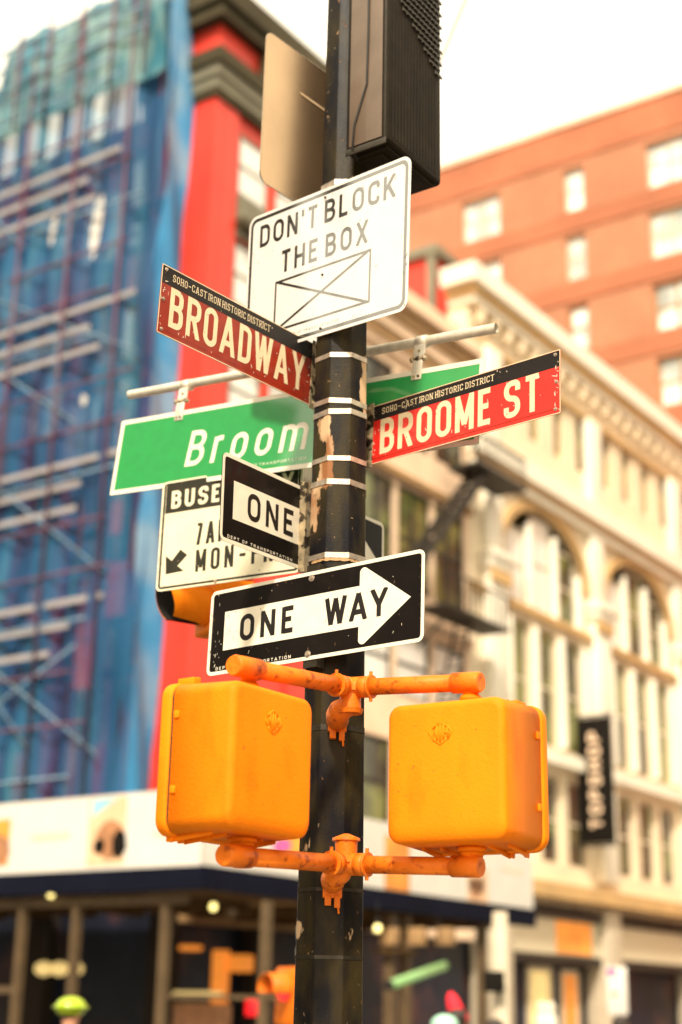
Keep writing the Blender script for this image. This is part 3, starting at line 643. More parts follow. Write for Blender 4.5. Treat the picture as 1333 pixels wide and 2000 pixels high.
def ped_signal(M, w, h, d, body, label, nip):
    """local: x right, y up, z = out of the housing's back towards the viewer"""
    e = empty('pedestrian_signal', M, label, 'pedestrian signal', 'orange pedestrian signals')
    rbox(w, h, -d/2+.050, d/2, w-.016, h-.020).build('housing', body, e)
    dr = MB(); dr.prism(rrect(w+.012, h+.012, .050, 8), -d/2, -d/2+.043); do = dr.build('door', body, e, bev=.010, seg=3)
    MB().prism(rrect(w-.004, h-.004, .045, 8), -d/2+.042, -d/2+.051).build('gasket', M_gap, e)
    k = MB(); k.box(-w/2+.05, w/2-.05, -h/2+.05, h/2-.05, -d/2-.004, -d/2+.001); k.build('display', M_gap, e)
    k = MB()
    for zz in (-d/2+.03, ):
        k.box(-.150, -.120, h/2-.004, h/2+.026, zz-.02, zz+.045); k.box(-.112, -.098, h/2-.004, h/2+.034, zz-.02, zz+.03)
        k.box(.12, .150, h/2-.004, h/2+.020, zz-.02, zz+.045); k.box(.098, .11, h/2-.004, h/2+.028, zz-.02, zz+.03)
    k.build('hinge', body, e, bev=.003)
    k = MB()
    for x in (-.150, -.085, .085, .150):
        k.bar((x, -h/2-.014, -d/2+.012), (x+.010, -h/2+.004, .03), .007, .016, up=(0, 1, 0))
    for x in (-.13, .12): k.box(x-.030, x-.020, -h/2-.020, -h/2+.002, -d/2+.004, -d/2+.030); k.box(x+.020, x+.030, -h/2-.020, -h/2+.002, -d/2+.004, -d/2+.030)
    k.build('latch_lug', body, e, bev=.003)
    
    k = MB()
    for x, y in ((-w/2+.03, h/2-.03), (w/2-.03, h/2-.03), (-w/2+.03, -h/2+.06), (w/2-.03, -h/2+.06)):
        pass
    for sx in (-1, 1):
        for y in (h*.28, -h*.22): k.box(min(sx*(w/2-.006), sx*(w/2+.006)), max(sx*(w/2-.006), sx*(w/2+.006)), y-.012, y+.012, -d/2+.055, -d/2+.075)
    k.build('door_clasp', body, e, bev=.003)
    rw = random.Random(int(w*h*1e5)); ch = MB(); zf = d/2+.0006
    for _ in range(16):
        x, y = rw.uniform(-w/2+.04, w/2-.04), rw.uniform(-h/2+.07, h/2-.05); r0 = rw.uniform(.0006, .0018); el_ = rw.uniform(1, 3.2); a0 = rw.uniform(0, 3)
        ch.add([(x+r0*el_*math.cos(q)*math.cos(a0)-r0*math.sin(q)*math.sin(a0), y+r0*el_*math.cos(q)*math.sin(a0)+r0*math.sin(q)*math.cos(a0), zf) for q in (0, .9, 1.8, 2.9, 3.8, 5.2)], [(0, 1, 2, 3, 4, 5)])
    ch.build('paint_chips', M_rust, e, fix=False)
    # cast emblem on the back: letter-like strokes inside a small diamond
    k = MB(); z1 = d/2; ex, ey = -.012, h*.255
    for pts in ([(-.040, .004), (-.026, -.018), (-.020, .010), (-.010, -.020)], [(-.012, .026), (-.012, -.026)], [(.0, .030), (.0, -.030)], [(.012, .026), (.012, -.026)], [(.012, 0), (.026, 0)], [(.026, .020), (.026, -.018)], [(.026, .022), (.040, .0), (.026, -.02)], [(-.026, .014), (.0, .034), (.026, .018)], [(-.026, -.018), (0, -.036), (.026, -.018)]):
        k.tube([(ex+x, ey+y, z1+.0005) for x, y in pts], .0032, 8)
    k.build('emblem', body, e)
    for s in (1, -1):
        k = MB(); y0 = s*h/2; x = nip[0]; zz = nip[1]
        k.tube([(x, y0-s*.004, zz), (x, y0+s*.010, zz)], .046, 20); k.tube([(x, y0+s*.010, zz), (x, y0+s*.030, zz)], .034, 20, radii=[.040, .032]); k.tube([(x, y0+s*.028, zz), (x, y0+s*.085, zz)], .026, 20)
        k.build('mounting_nipple', body, e)
    return e
pw, pd = .425, .270
def pz(pxt, pyt, pyb, hd): return at(pxt, pyt, hd).z, at(pxt, pyb, hd).z
zt, zb = pz(448, 1316, 1627, 4.33); zb += .012; phl = zt-zb
LC = V((-.301, 4.570, (zt+zb)/2))
ped_signal(sframe(LC, 36, 0, 0), .412, phl, .280, M_orange, 'left orange pedestrian signal box, its yellow side panel turned to the left', (.035, 0))
zt, zb = pz(985, 1349, 1648, 4.53); zb += .008; phr = zt-zb
RC = V((.414, 4.750, (zt+zb)/2))
ped_signal(sframe(RC, 122, 0, 0), .428, phr, .300, M_orange, 'right orange pedestrian signal box, its broad back facing the viewer', (.02, 0))
# brackets
def bracket(Jp, Lp, Rp, label, upper):
    e = empty('signal_bracket', Matrix.Translation((Jp.x, Jp.y, Jp.z)), label, 'bracket', 'orange tube brackets')
    Lo, Ro = Lp-Jp, Rp-Jp; dl, dr = Lo.normalized(), Ro.normalized(); m = M_orange2
    for d, o in ((dl, Lo), (dr, Ro)):
        k = MB(); k.tube([d*.05, o*.86], .0285, 24); k.build('tube', m, e)
        k = MB(); k.tube([o*.80, o*.985, o], .034, 24, radii=[.034, .034, .030]); k.build('end_tee', m, e)
        k = MB(); k.tube([d*.045, d*.085], .0365, 24); k.tube([d*.080, d*.088], .040, 24); k.build('collar', m, e)
    s = -1 if upper else 1
    k = MB(); k.tube([dl*.06, V((0, 0, 0)), dr*.06], .036, 24); k.tube([(0, 0, 0), (0, 0, s*.075)], .034, 20, radii=[.036, .038])
    if upper: k.tube([(0, 0, -.075), (0, 0, -.090)], .044, 20, radii=[.046, .040]); k.box(-.052, -.040, -.03, -.02, -.02, .034); 
    else: k.tube([(0, 0, .075), (0, 0, .084), (0, 0, .098)], .044, 8, radii=[.046, .046, .010])
    k.box(-.045, .045, -.046, -.030, s*.010-.006, s*.010+.006)
    for q in (dl, dr): k.tube([q*.082+V((0, 0, .036)), q*.082+V((0, 0, .052))], .006, 8)
    k.tube([dr*.082+V((0, 0, -.05)), dr*.082+V((0, 0, -.034))], .006, 8)
    k.build('tee_joint', m, e, fix=False)
    # elbow back to the pole, ending in a strapped lug
    k = MB(); pts = [V((0, 0, -.05 if upper else -.0)), V((-.015, .01, -.066 if upper else -.025)), V((-.035, .035, -.075 if upper else -.036)), V((-.042, .08, -.080 if upper else -.042)), V((-.042, .16, -.085 if upper else -.045))]
    k.tube(pts, .032, 20, radii=[.033, .036, .040, .040, .040]); k.build('elbow', m, e)
    k = MB(); zz = -.095 if upper else -.068; y = PY-Jp.y-.110
    k.box(-.075, -.010, y-.020, y+.01, zz-.03, zz+.02); k.box(-.068, -.046, y-.024, y+.005, zz-.055, zz-.02); k.box(-.036, -.016, y-.024, y+.005, zz-.062, zz-.02); k.bar((-.024, y-.020, zz-.05), (-.020, y-.018, zz-.082), .007)
    k.build('strap_lug', m, e, bev=.003)
    return e
Ju = at(685, 1343, 4.98)
bracket(Ju, at(456, 1299, 4.49), at(940, 1332, 4.725), 'upper orange tube bracket running above both orange signal boxes', True)
Jl = at(676, 1688, 4.98)
bracket(Jl, at(436, 1670, 4.48), at(940, 1693, 4.725), 'lower orange tube bracket with a capped joint, running below both orange signal boxes', False)

# ================================================================== ORANGE TRAFFIC SIGNAL BEHIND THE BUS SIGN
c = at(401, 1185, 6.45); ax = V((-.86, -.51, 0)).normalized(); e = empty('traffic_signal', fr(c, ax.cross(Z)*-1, Z, ax) if False else fr(c, Z.cross(ax), Z, ax), 'small orange traffic signal with a round visor, showing below the beige bus sign', 'traffic signal')
for i in range(3):
    y = i*.255
    k = MB(); k.box(-.105, .105, y-.122, y+.122, -.20, 0); k.build('section', M_orange, e, bev=.014, seg=3)
    k = MB(); k.tube([(0, y, -.002), (0, y, .012)], .092, 28); k.build('lens_rim', M_orange, e)
    k = MB(); k.ball((0, y, .004), .078, .078, .022); k.build('lens', M_gap, e)
    k = MB(); n = 26; vs = []
    for zz, ext in ((.0, 1), (.195, 0)):
        for rr in (.088, .084):
            for q in range(n+1):
                a = R(-62+304*q/n) if ext == 0 else R(-80+340*q/n); vs.append((rr*math.cos(a), y+rr*math.sin(a), zz+(.0 if ext else .03*math.sin(a))))
    N = n+1; fs = []
    for q in range(n): fs += [(q, q+1, 2*N+q+1, 2*N+q), (N+q, 3*N+q, 3*N+q+1, N+q+1), (2*N+q, 2*N+q+1, 3*N+q+1, 3*N+q)]
    k.add(vs, fs, None, True); k.build('visor', M_orange, e)
    k = MB(); vs2 = [(x*.985, y+(yy-y)*.985, zz) for x, yy, zz in vs[N:2*N]+vs[3*N:4*N]]
    k.add(vs2, [(q, N+q, N+q+1, q+1) for q in range(n)], None, True); k.build('visor_lining', M_gap, e, fix=False)
k = MB(); k.tube([(0, -.12, -.10), (0, -.155, -.10)], .045, 16, radii=[.05, .03]); k.build('bottom_cap', M_olive, e)
k = MB(); k.tube([(0, .0, -.19), (-.06, .0, -.40), (-.10, .0, -.62)], .022, 14)
k.build('mounting_arm', M_orange, e)
a = e.matrix_world @ V((-.10, 0, -.62)); q = V((PX, PY, a.z))
k = MB(); Mi = e.matrix_world.inverted(); k.tube([Mi @ a, Mi @ (q+V((-.05, .08, 0)))], .022, 14); k.build('mounting_arm', M_orange, e)

# ================================================================== BACKGROUND HELPERS
SPLIT = {'cornice', 'cornice_moulding', 'spandrel', 'string_course', 'mullion', 'shop_pier', 'modillion', 'sign_fascia', 'fascia_dark_board', 'hoarding', 'fascia_beam', 'joist', 'ledger_beam', 'cross_rail',
         'pilaster_capital', 'colonnette', 'cornice_bracket', 'belt_course', 'brick_band', 'platform', 'hanger_strut', 'bracket_rod', 'rim', 'arch_moulding', 'belt_moulding', 'belt_cornice'}
def hitP(px, py, off=0):
    d = ray(px, py); p0 = C0+nP*off; t = (p0-CC).dot(nP)/d.dot(nP); q = CC+d*t-C0; return q.dot(dR), q.z
def hitQ(px, py, off=0, base=None):
    base = C0 if base is None else base; d = ray(px, py); p0 = base+nQ*off; t = (p0-CC).dot(nQ)/d.dot(nQ); q = CC+d*t-base; return -q.dot(dL), q.z
def part(parent, name, m, fn, bev=0, label=None, each=True):
    k = MB(); fn(k)
    if each and name in SPLIT:
        for q in k.islands(): q.build(name, m, parent, bev=bev)
        return
    o = k.build(name, m, parent, bev=bev)
    if label: o['label'] = label
    return o
def holes_wall(k, x0, x1, y0, y1, holes, z=0, depth=.35):
    xs = sorted({x0, x1, *[h[0] for h in holes], *[h[1] for h in holes]}); ys = sorted({y0, y1, *[h[2] for h in holes], *[h[3] for h in holes]})
    for i in range(len(xs)-1):
        for j in range(len(ys)-1):
            cx, cy = (xs[i]+xs[i+1])/2, (ys[j]+ys[j+1])/2
            if any(h[0] < cx < h[1] and h[2] < cy < h[3] for h in holes): continue
            k.add([(xs[i], ys[j], z), (xs[i+1], ys[j], z), (xs[i+1], ys[j+1], z), (xs[i], ys[j+1], z)], [(0, 1, 2, 3)])
    for a, b, c, d in holes:
        P4 = [(a, c), (b, c), (b, d), (a, d)]
        for i in range(4):
            p, q = P4[i], P4[(i+1) % 4]; k.add([(*p, z), (*q, z), (*q, z-depth), (*p, z-depth)], [(0, 1, 2, 3)])
def window(parent, x0, x1, y0, y1, z, frame_m, pane_m, nx=1, ny=2, fw=.07, arch=0, lower=None):
    def f(k):
        k.box(x0, x1, y0, y0+fw, z-.06, z+.02); k.box(x0, x1, y1-fw, y1, z-.06, z+.02)
        k.box(x0, x0+fw, y0+fw, y1-fw, z-.06, z+.02); k.box(x1-fw, x1, y0+fw, y1-fw, z-.06, z+.02)
        for i in range(1, nx): xm = x0+(x1-x0)*i/nx; k.box(xm-fw/2, xm+fw/2, y0+fw, y1-fw, z-.05, z+.015)
        for i in range(1, ny): ym = y0+(y1-y0)*i/ny; k.box(x0+fw, x1-fw, ym-fw/2, ym+fw/2, z-.045, z+.005)
    w_ = part(parent, 'window', frame_m, f)
    part(w_, 'pane', pane_m, lambda k: k.box(x0+fw*.6, x1-fw*.6, y0+fw*.6, y1-fw*.6, z-.04, z-.02))
    return w_
# ================================================================== CORNER BUILDING (red iron front), frame QF: x=0 is the corner, x<0 to the left, z>0 out
LP, LQ = 5.6, 15.0
e = empty('corner_building', QF, 'red corner building with a dark cornice, its left side behind blue netting', 'building')
PQ = QF.inverted() @ PF
rows = [(18.48, 19.98), (15.83, 17.33), (13.18, 14.68), (10.53, 12.03), (8.9, 9.9)]
colsP = [(.86, 1.95), (2.20, 3.05), (3.30, 4.15), (4.40, 5.25)]
hol = [(a, b, c, d) for a, b in colsP for c, d in rows[:4]]
k = MB(); k2 = MB(); holes_wall(k2, .0, LP, 4.9, 23.0, hol); k.add(k2.v, k2.f, PQ)
colsQ = [(-2.9-2.5*i, -1.5-2.5*i) for i in range(5)]
holq = [(a, b, c, d) for a, b in colsQ for c, d in [(17.2, 19.9), (13.6, 16.2), (10.0, 12.6), (6.4, 9.0)]]
k3 = MB(); holes_wall(k3, -LQ, 0, 4.9, 20.6, holq); k.add(k3.v, k3.f)
k.box(-LQ, -2.0, 20.595, 20.60, -LP, 0); k.box(-2.0, -1.99, 20.6, 23, -LP, -.01)
k.box(-LQ, -LQ+.01, 0, 20.6, -LP, 0)
k.build('wall', M_redwall, e)
part(e, 'back_core', M_bk, lambda k: k.box(-LQ+.1, -.5, .0, 20.5, -LP+.02, -.5))
part(e, 'corner_pier', M_redwall, lambda k: (k.box(-.70, .08, 5.0, 20.35, -.74, .08), k.box(-.55, .10, 5.2, 20.2, -.14, .10), k.box(.08, .10, 5.2, 20.2, -.64, -.16)))
part(e, 'spandrel', M_corn2, lambda k: [k.box(a-.02, b+.12, d+.06, c2-.06, .005, .10, PQ) for a, b in colsP for (c, d), (c2, d2) in zip(rows[1:4], rows[0:3])])
part(e, 'string_course', M_corn, lambda k: [k.box(.80, LP, y, y+.22, .002, .26, PQ) for y in (17.55, 14.90, 12.25, 9.5)])
part(e, 'mullion', M_redwall, lambda k: [k.box(x-.07, x+.07, 5.4, 20.2, .002, .07, PQ) for x in (2.075, 3.175, 4.275)])
for a, b in colsP:
    for c, d in rows[:4]:
        q = window(e, a, b, c, d, -.03, M_corn2, M_skypane, 1, 2, .06); q.matrix_local = PQ.copy()
for i, (a, b) in enumerate(colsQ):
    for j, (c, d) in enumerate([(17.2, 19.9), (13.6, 16.2), (10.0, 12.6), (6.4, 9.0)]):
        window(e, a, b, c, d, -.2, M_frame, M_glassb if (i, j) in ((0, 0), (1, 0), (2, 0), (0, 1), (1, 1), (2, 1)) else M_glassd, 2, 2, .09)
def cor(y0, y1, o): return lambda k: k.box(-2.0, o, y0, y1, -LP+.003, o)
part(e, 'cornice', M_corn, lambda k: (k.box(-2.0, .36, 21.08, 21.42, -LP, .36), k.box(-2.0, .16, 20.38, 20.55, -LP, .16), k.box(-2.0, .46, 22.12, 22.45, -LP, .46), k.box(-2.0, .58, 22.45, 23.0, -LP, .58)))
part(e, 'cornice_moulding', M_corn2, lambda k: (k.box(-2.0, .20, 20.55, 20.80, -LP, .20), k.box(-2.0, .27, 20.80, 21.08, -LP, .27)))
part(e, 'frieze', M_redwall, lambda k: (k.box(-2.0, .18, 21.42, 22.12, -LP, .18)))
part(e, 'cornice_bracket', M_corn, lambda k: ([k.box(t_, t_+.30, 21.42, 22.12, .18, .40, PQ) for t_ in (1.2, 2.6, 4.0, 5.3)], []))
# street level of the corner building, under the shed
part(e, 'shop_front', M_shop, lambda k: (k.box(-LQ, -.02, .14, 4.88, -.45, -.30), k.box(.05, LP-.02, .14, 4.88, -.45, -.30, PQ)))
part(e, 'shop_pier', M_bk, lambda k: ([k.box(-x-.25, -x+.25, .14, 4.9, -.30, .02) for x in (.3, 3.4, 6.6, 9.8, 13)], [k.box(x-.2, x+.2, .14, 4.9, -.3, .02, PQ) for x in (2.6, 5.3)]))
part(e, 'shop_fascia', M_tan2, lambda k: k.box(.2, LP, 3.05, 3.75, -.2, .12, PQ))
# ------------------------------------------------------------------ netting on its scaffold
s = empty('netted_scaffold', QF, 'tall scaffold wrapped in blue netting against the left side of the red building', 'scaffold')
NO = .85; xe = hitQ(329, 250, NO)[0]; xr = hitQ(378, 250, 0)[0]
k = MB(); xs = [xe-i*.11 for i in range(int((xe+LQ)/.11))]; ys = [4.85+i*.6 for i in range(32)]
rn = random.Random(11); ph = [rn.uniform(0, 6.28) for _ in range(8)]
def top(x):
    if x > hitQ(18, 160, NO)[0]: return 23.55-.22*abs(math.sin(x*1.35))-.18*abs(math.sin(x*3.7+1))
    return 22.3-.2*abs(math.sin(x*1.3))
vs = []
for x in xs:
    for y in ys:
        yy = min(y, top(x)); zz = NO+.10*math.sin(x*4.2+ph[0]+.6*math.sin(y*.5))+.06*math.sin(x*9.1+ph[1]+.4*math.sin(y*.8+1))+.08*math.sin(y*1.75+x*.6)
        vs.append((x, yy, zz))
n = len(ys); k.add(vs, [(i*n+j, i*n+j+1, (i+1)*n+j+1, (i+1)*n+j) for i in range(len(xs)-1) for j in range(n-1)], None, True)
k.build('netting', M_net, s, fix=False)
M_teal = mat('backlit_top_net', (.025, .17, .24), .8, var=.3, vscale=1.3, col2=(.24, .40, .38), c2scale=1.5, c2lo=.42, c2hi=.62, stretch=(1, .45, 1), c2detail=5, alpha=.86)  # teal base colour stands in for sky light coming through the net top
k = MB(); vs = []; xt = [xe-.02-i*.14 for i in range(int((xe+LQ)/.14))]; yt_ = [20.75+.25*j for j in range(13)]
for x in xt:
    for y in yt_: vs.append((x, min(y, top(x)-.03), NO+.22+.07*math.sin(x*3.1+y)+.06*math.sin(y*2.3)))
n = len(yt_); k.add(vs, [(i*n+j, i*n+j+1, (i+1)*n+j+1, (i+1)*n+j) for i in range(len(xt)-1) for j in range(n-1)], None, True)
k.build('upper_netting', M_teal, s, fix=False)
for i in range(5): part(s, 'top_rail', M_brace, lambda k: k.tube([(-LQ, 21.0+i*.5-(.0), NO+.36), (xe-.3-rn.random()*1.2, 21.0+i*.5, NO+.36)], .035, 6))
for i in range(7): part(s, 'top_tube', M_spole, lambda k: k.tube([(xe-.5-i*1.0, 20.7, NO+.38), (xe-.5-i*1.0, 23.3+.25*(i % 2), NO+.38)], .035, 6))
k = MB(); vs = []; m_ = 10; n = len(ys)
for i in range(m_+1):
    f = i/m_
    for y in ys:
        yy = min(y, 23.3-.9*f); x = xe+(xr-xe)*f+.09*math.sin(y*1.1+f*5); vs.append((x, yy, NO*(1-f)+.05+.05*math.sin(y*2+f*8)))
k.add(vs, [(i*n+j, i*n+j+1, (i+1)*n+j+1, (i+1)*n+j) for i in range(m_) for j in range(n-1)], None, True)
M_net2 = mat('cyan_return_net', (.04, .26, .52), .7, var=.3, vscale=.5, col2=(.16, .28, .40), c2scale=.5, c2lo=.45, c2hi=.6)
k.build('netting_return', M_net2, s, fix=False)
for i in range(20):
    x = xe-.35-i*.72
    for zz in (NO-.13, .22):
        part(s, 'standard_tube', M_spole, lambda k: k.tube([(x, 4.7, zz), (x, 23.4 if x > -8 else 22.5, zz)], .055, 8))
for y in (19.15, 15.5, 12.0, 9.05):
    for dy in (0, -.48, -1.0):
        part(s, 'plank', M_plank, lambda k: k.box(-LQ+rn.random(), xe-.35-rn.random()*.9-(.9 if dy < 0 else 0), y+dy, y+dy+.12, NO+.13, NO+.17))
    part(s, 'walkway', M_shed, lambda k: k.box(-LQ, xe-.2, y-1.35, y-1.28, .15, NO-.2))
rb = random.Random(21)
for i in range(17):
    y = 5.6+i*1.02; part(s, 'guard_rail', M_spole if i % 3 else M_brace, lambda k: k.tube([(-LQ+rb.random()*3, y, NO+.17), (xe-.3-rb.random()*1.5, y+.05, NO+.17)], .028, 6))
for i in range(9):
    x = xe-.9-i*1.55; part(s, 'front_tube', M_spole, lambda k: k.tube([(x, 4.9, NO+.20), (x+.02, 22.9, NO+.34)], .030, 6))
for i in range(14):
    x = xe-.8-rb.random()*9; y = 5.5+rb.random()*13; part(s, 'brace', M_brace, lambda k: k.tube([(x, y, NO+.19), (x-2.2-rb.random()*1.6, y+2.0+rb.random()*1.2, NO+.19)], .026, 6))
for i, (x0, y0, x1, y1) in enumerate([(-.9, 14.2, -8.5, 18.2), (-2.2, 20.2, -7.5, 18.7), (-2.4, 12.9, -8.6, 17.2), (-1.4, 9.6, -7.4, 13.9), (-3, 6.2, -8.8, 12.0), (-2, 8.2, -9, 4.9), (-1.2, 6.0, -6.5, 9.4), (-8.5, 15.2, -12, 18.3)]):
    part(s, 'brace', M_brace, lambda k: k.tube([(x0, y0, NO+.15), (x1, y1, NO+.15)], .024, 8))
for x0, y0, w_, h_ in ((-2.4, 17.6, 1.0, 1.6), (-5.0, 16.6, .8, 1.5), (-3.7, 18.0, .7, .9), (-2.6, 12.9, .8, 1.4), (-5.1, 13.2, .8, 1.7), (-3.7, 13.6, .9, 1.2), (-2.2, 22.0, .3, 1.2)):
    part(s, 'white_sheet', M_hoard, lambda k: k.add([(x0-w_/2+w_*i/4, y0-h_/2+h_*j/4+.12*math.sin(i*2+j), NO-.16+.04*math.sin(i*1.7+j)) for i in range(5) for j in range(5)], [(i*5+j, i*5+j+1, i*5+j+6, i*5+j+5) for i in range(4) for j in range(4)], None, True))
for x0, y0, w_, h_ in ((-1.25, 9.3, .5, 1.1), (-2.05, 8.1, .5, 1.4), (-1.5, 10.8, .4, .7)):
    part(s, 'red_cloth', M_redwall, lambda k: k.box(x0-w_/2, x0+w_/2, y0-h_/2, y0+h_/2, NO-.20, NO-.15))
# ================================================================== TAN BUILDING (frame PF)
e = empty('tan_building', PF, 'tan stone building with windows with painted green reflections, between the red and cream buildings', 'building')
T0, T1 = LP+.02, 10.86
wins = []; xs_ = [(5.85, 7.25), (7.45, 8.95), (9.15, 10.60)]
rws = [(11.15, 13.75), (8.55, 10.15), (5.45, 7.45), (14.9, 16.7)]
hol = [(a, b, c, d) for a, b in xs_ for c, d in rws]
k = MB(); holes_wall(k, T0, T1, 4.9, 18.0, hol); k.box(T0, T1, 17.99, 18.0, -9, 0); k.build('wall', M_tan, e)
part(e, 'back_core', M_bk, lambda k: k.box(T0+.1, T1-.1, .1, 17.9, -9, -.5))
for a, b in xs_:
    for (c, d), gm in zip(rws, (M_glassm, M_skypane, M_glassm, M_glassm)):
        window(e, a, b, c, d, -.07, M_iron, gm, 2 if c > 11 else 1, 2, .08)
part(e, 'cornice', M_tan, lambda k: (k.box(T0, T1, 18.22, 18.62, -.5, .52), k.box(T0, T1, 17.5, 17.8, .004, .26), k.box(T0, T1, 17.0, 17.2, .004, .12)))
part(e, 'cornice_moulding', M_tan2, lambda k: (k.box(T0, T1, 18.003, 18.22, -.4, .38), k.box(T0, T1, 17.8, 18.0, .004, .34), k.box(T0, T1, 17.2, 17.5, .004, .18), k.box(T0, T1, 13.85, 14.0, .004, .16)))  # brown bands put the cornice shading into the colour
part(e, 'belt_course', M_tan, lambda k: (k.box(T0, T1, 10.3, 10.55, .004, .14), k.box(T0, T1, 4.9, 5.2, .004, .35)))
part(e, 'shop_front', M_shop, lambda k: k.box(T0, T1, .14, 4.88, -.5, -.3))
part(e, 'shop_fascia', M_tan, lambda k: k.box(T0, T1, 3.2, 3.95, -.3, .05))
f = empty('fire_escape', PF, 'black iron fire escape with a diagonal stair on the tan building', 'fire escape')
part(f, 'platform', M_iron, lambda k: (k.box(9.4, 11.9, 14.62, 14.72, .25, 1.15), k.box(7.9, 11.0, 10.62, 10.70, .25, 1.1)))
part(f, 'stair', M_iron, lambda k: (k.bar((7.0, 11.5, .55), (10.1, 14.7, .55), .10, .20, up=(0, 0, 1)), k.bar((7.0, 11.5, .95), (10.1, 14.7, .95), .10, .20, up=(0, 0, 1)), [k.box(7.1+.3*i, 7.4+.3*i, 11.6+.31*i, 11.64+.31*i, .55, .95) for i in range(10)]))
part(f, 'railing', M_iron, lambda k: (k.bar((9.4, 15.5, 1.13), (11.9, 15.5, 1.13), .06), k.bar((7.9, 11.5, 1.08), (11.0, 11.5, 1.08), .05), [k.bar((9.4+.25*i, 14.7, 1.13), (9.4+.25*i, 15.5, 1.13), .03) for i in range(11)], [k.bar((7.9+.25*i, 10.7, 1.08), (7.9+.25*i, 11.5, 1.08), .03) for i in range(13)]))
part(f, 'hanger_strut', M_iron, lambda k: (k.bar((10.0, 14.6, 1.1), (10.0, 13.4, .1), .06), k.bar((9.9, 17.1, .3), (9.9, 14.7, .9), .09), k.bar((8.2, 10.6, 1.05), (8.2, 9.8, .1), .05)))
part(f, 'ladder', M_iron, lambda k: ([k.bar((9.5, 10.6, z_), (8.3, 7.6, z_), .05) for z_ in (.4, .8)], [k.bar((9.5-.12*i, 10.6-.3*i, .4), (9.5-.12*i, 10.6-.3*i, .8), .04) for i in range(10)]))
# red roof house above the tan building
a0 = hitQ(800, 560, 0, C0+dR*14-nP*2.0); 
RB = C0+dR*14-nP*2.0; RF = fr(RB, -dL, Z, nQ)
e = empty('rooftop_bulkhead', RF, 'red rooftop stair house with a grey rim, above the tan building roof', 'rooftop structure')
x0 = hitQ(770, 560, 0, RB)[0]; x1, y1 = hitQ(845, 500, 0, RB); x2, y2 = hitQ(925, 528, 0, RB)
part(e, 'wall', M_redwall, lambda k: (k.box(x0, x1, 17.5, y1, -2.0, 0), k.box(x1+.01, x2, 17.5, y2, -2.0, -.1)))
part(e, 'rim', M_corn2, lambda k: (k.box(x0-.2, x1+.25, y1, y1+.32, -2.1, .2), k.box(x1+.26, x2+.1, y2, y2+.28, -2.1, .12), k.box(x1-.12, x1+.16, 17.5, y1-.01, .002, .16)))
# ================================================================== CREAM BUILDING (frame PF)
e = empty('cream_building', PF, 'long cream cast-iron building with arched windows and a heavy projecting cornice', 'building')
K0, K1 = 10.88, 37.6
pit = 6.35; nb = 4; arch0 = 12.55; aw = 5.12
hol = []; arches = []
for b_ in range(nb):
    a = arch0+b_*pit
    arches.append(a)
    hol.append((a, a+aw, 12.15, 15.15))
    for x in (a+.45, a+2.05, a+3.62): hol.append((x, x+1.15, 8.45, 11.75)); hol.append((x, x+1.15, 5.35, 7.72))
    for i in range(4): hol.append((a+.45+i*1.52-.1, a+.45+i*1.52+.55, 17.2, 18.95))
k = MB(); holes_wall(k, K0, K1, 4.3, 20.0, hol, depth=.25)
k.box(K0, K0+.01, 4.3, 20.0, -.6, -.001); k.box(K0, K1, 19.99, 20.0, -.6, 0); k.box(K0, K1, 17.9, 20.0, -.6, -.58)
k.build('wall', M_creamst, e)
part(e, 'back_core', M_glassd, lambda k: k.box(K0+.1, K1, .1, 17.85, -8, -.6))
def arch_fill(k):
    for a in arches:     # masonry above the arch springing: corners of each opening
        cx = a+aw/2; y0, y1 = 13.35, 15.15; rx, ry = aw/2-.001, 1.78
        for sx in (-1, 1):
            pts = [(cx+sx*rx, y1)]+[(cx+sx*rx*math.cos(R(q)), y0+ry*math.sin(R(q))) for q in range(0, 91, 9)]+[]
            pts = [(cx+sx*rx, y0)]+[(cx+sx*rx*math.cos(R(q)), y0+ry*math.sin(R(q))) for q in range(6, 91, 7)]+[(cx, y1-.001)] + [(cx+sx*rx, y1-.001)]
            k.prism(pts, -.25, -.01)
part(e, 'arch', M_creamst, arch_fill)
M_stpil = mat('street_pilaster_paint', (.52, .44, .32), .6, var=.12)
def arch_mould(k):
    for a in arches:
        cx = a+aw/2
        for r_, z_, w_ in ((0, .02, .10), (.16, .05, .09)):
            pts = [(cx+(aw/2+r_)*math.cos(R(q)), 13.35+(1.80+r_)*math.sin(R(q)), z_) for q in range(0, 181, 10)]; k.tube(pts, w_, 8)
part(e, 'arch_moulding', M_creamdk, arch_mould)
for b_ in range(nb+1):
    x = arch0-1.22+b_*pit
    part(e, 'pilaster', M_whitest, lambda k: (k.box(x+.16, x+1.07, 5.05, 7.84, .003, .30), k.box(x+.16, x+1.07, 8.11, 12.59, .003, .30), k.box(x+.06, x+1.17, 12.6, 12.849, .003, .42), k.box(x+.0, x+1.22, 12.85, 13.05, .003, .5),
        k.box(x+.2, x+1.03, 13.06, 15.24, .003, .2), k.box(x+.2, x+1.03, 16.15, 18.99, .003, .26), k.box(x+.06, x+1.17, 7.85, 8.1, .003, .43)), bev=.02)
    part(e, 'street_pilaster', M_stpil, lambda k: k.box(arch0-1.12+b_*pit, arch0-.18+b_*pit, .14, 4.3, -.4, .28), bev=.02)
part(e, 'pilaster_capital', M_creamdk, lambda k: [k.box(arch0-1.22+b_*pit+.1, arch0-1.22+b_*pit+1.13, 12.25, 12.58, .301, .40) for b_ in range(nb+1)])
def small_cols(k):
    for a in arches:
        for x in (a+.30, a+1.78, a+3.35, a+4.82):
            k.tube([(x, 12.2, -.10), (x, 13.8 if x in (a+.30, a+4.82) else 14.6, -.10)], .13, 12)
            k.tube([(x, 8.5, .06), (x, 11.6, .06)], .12, 12)
part(e, 'colonnette', M_whitest, small_cols)
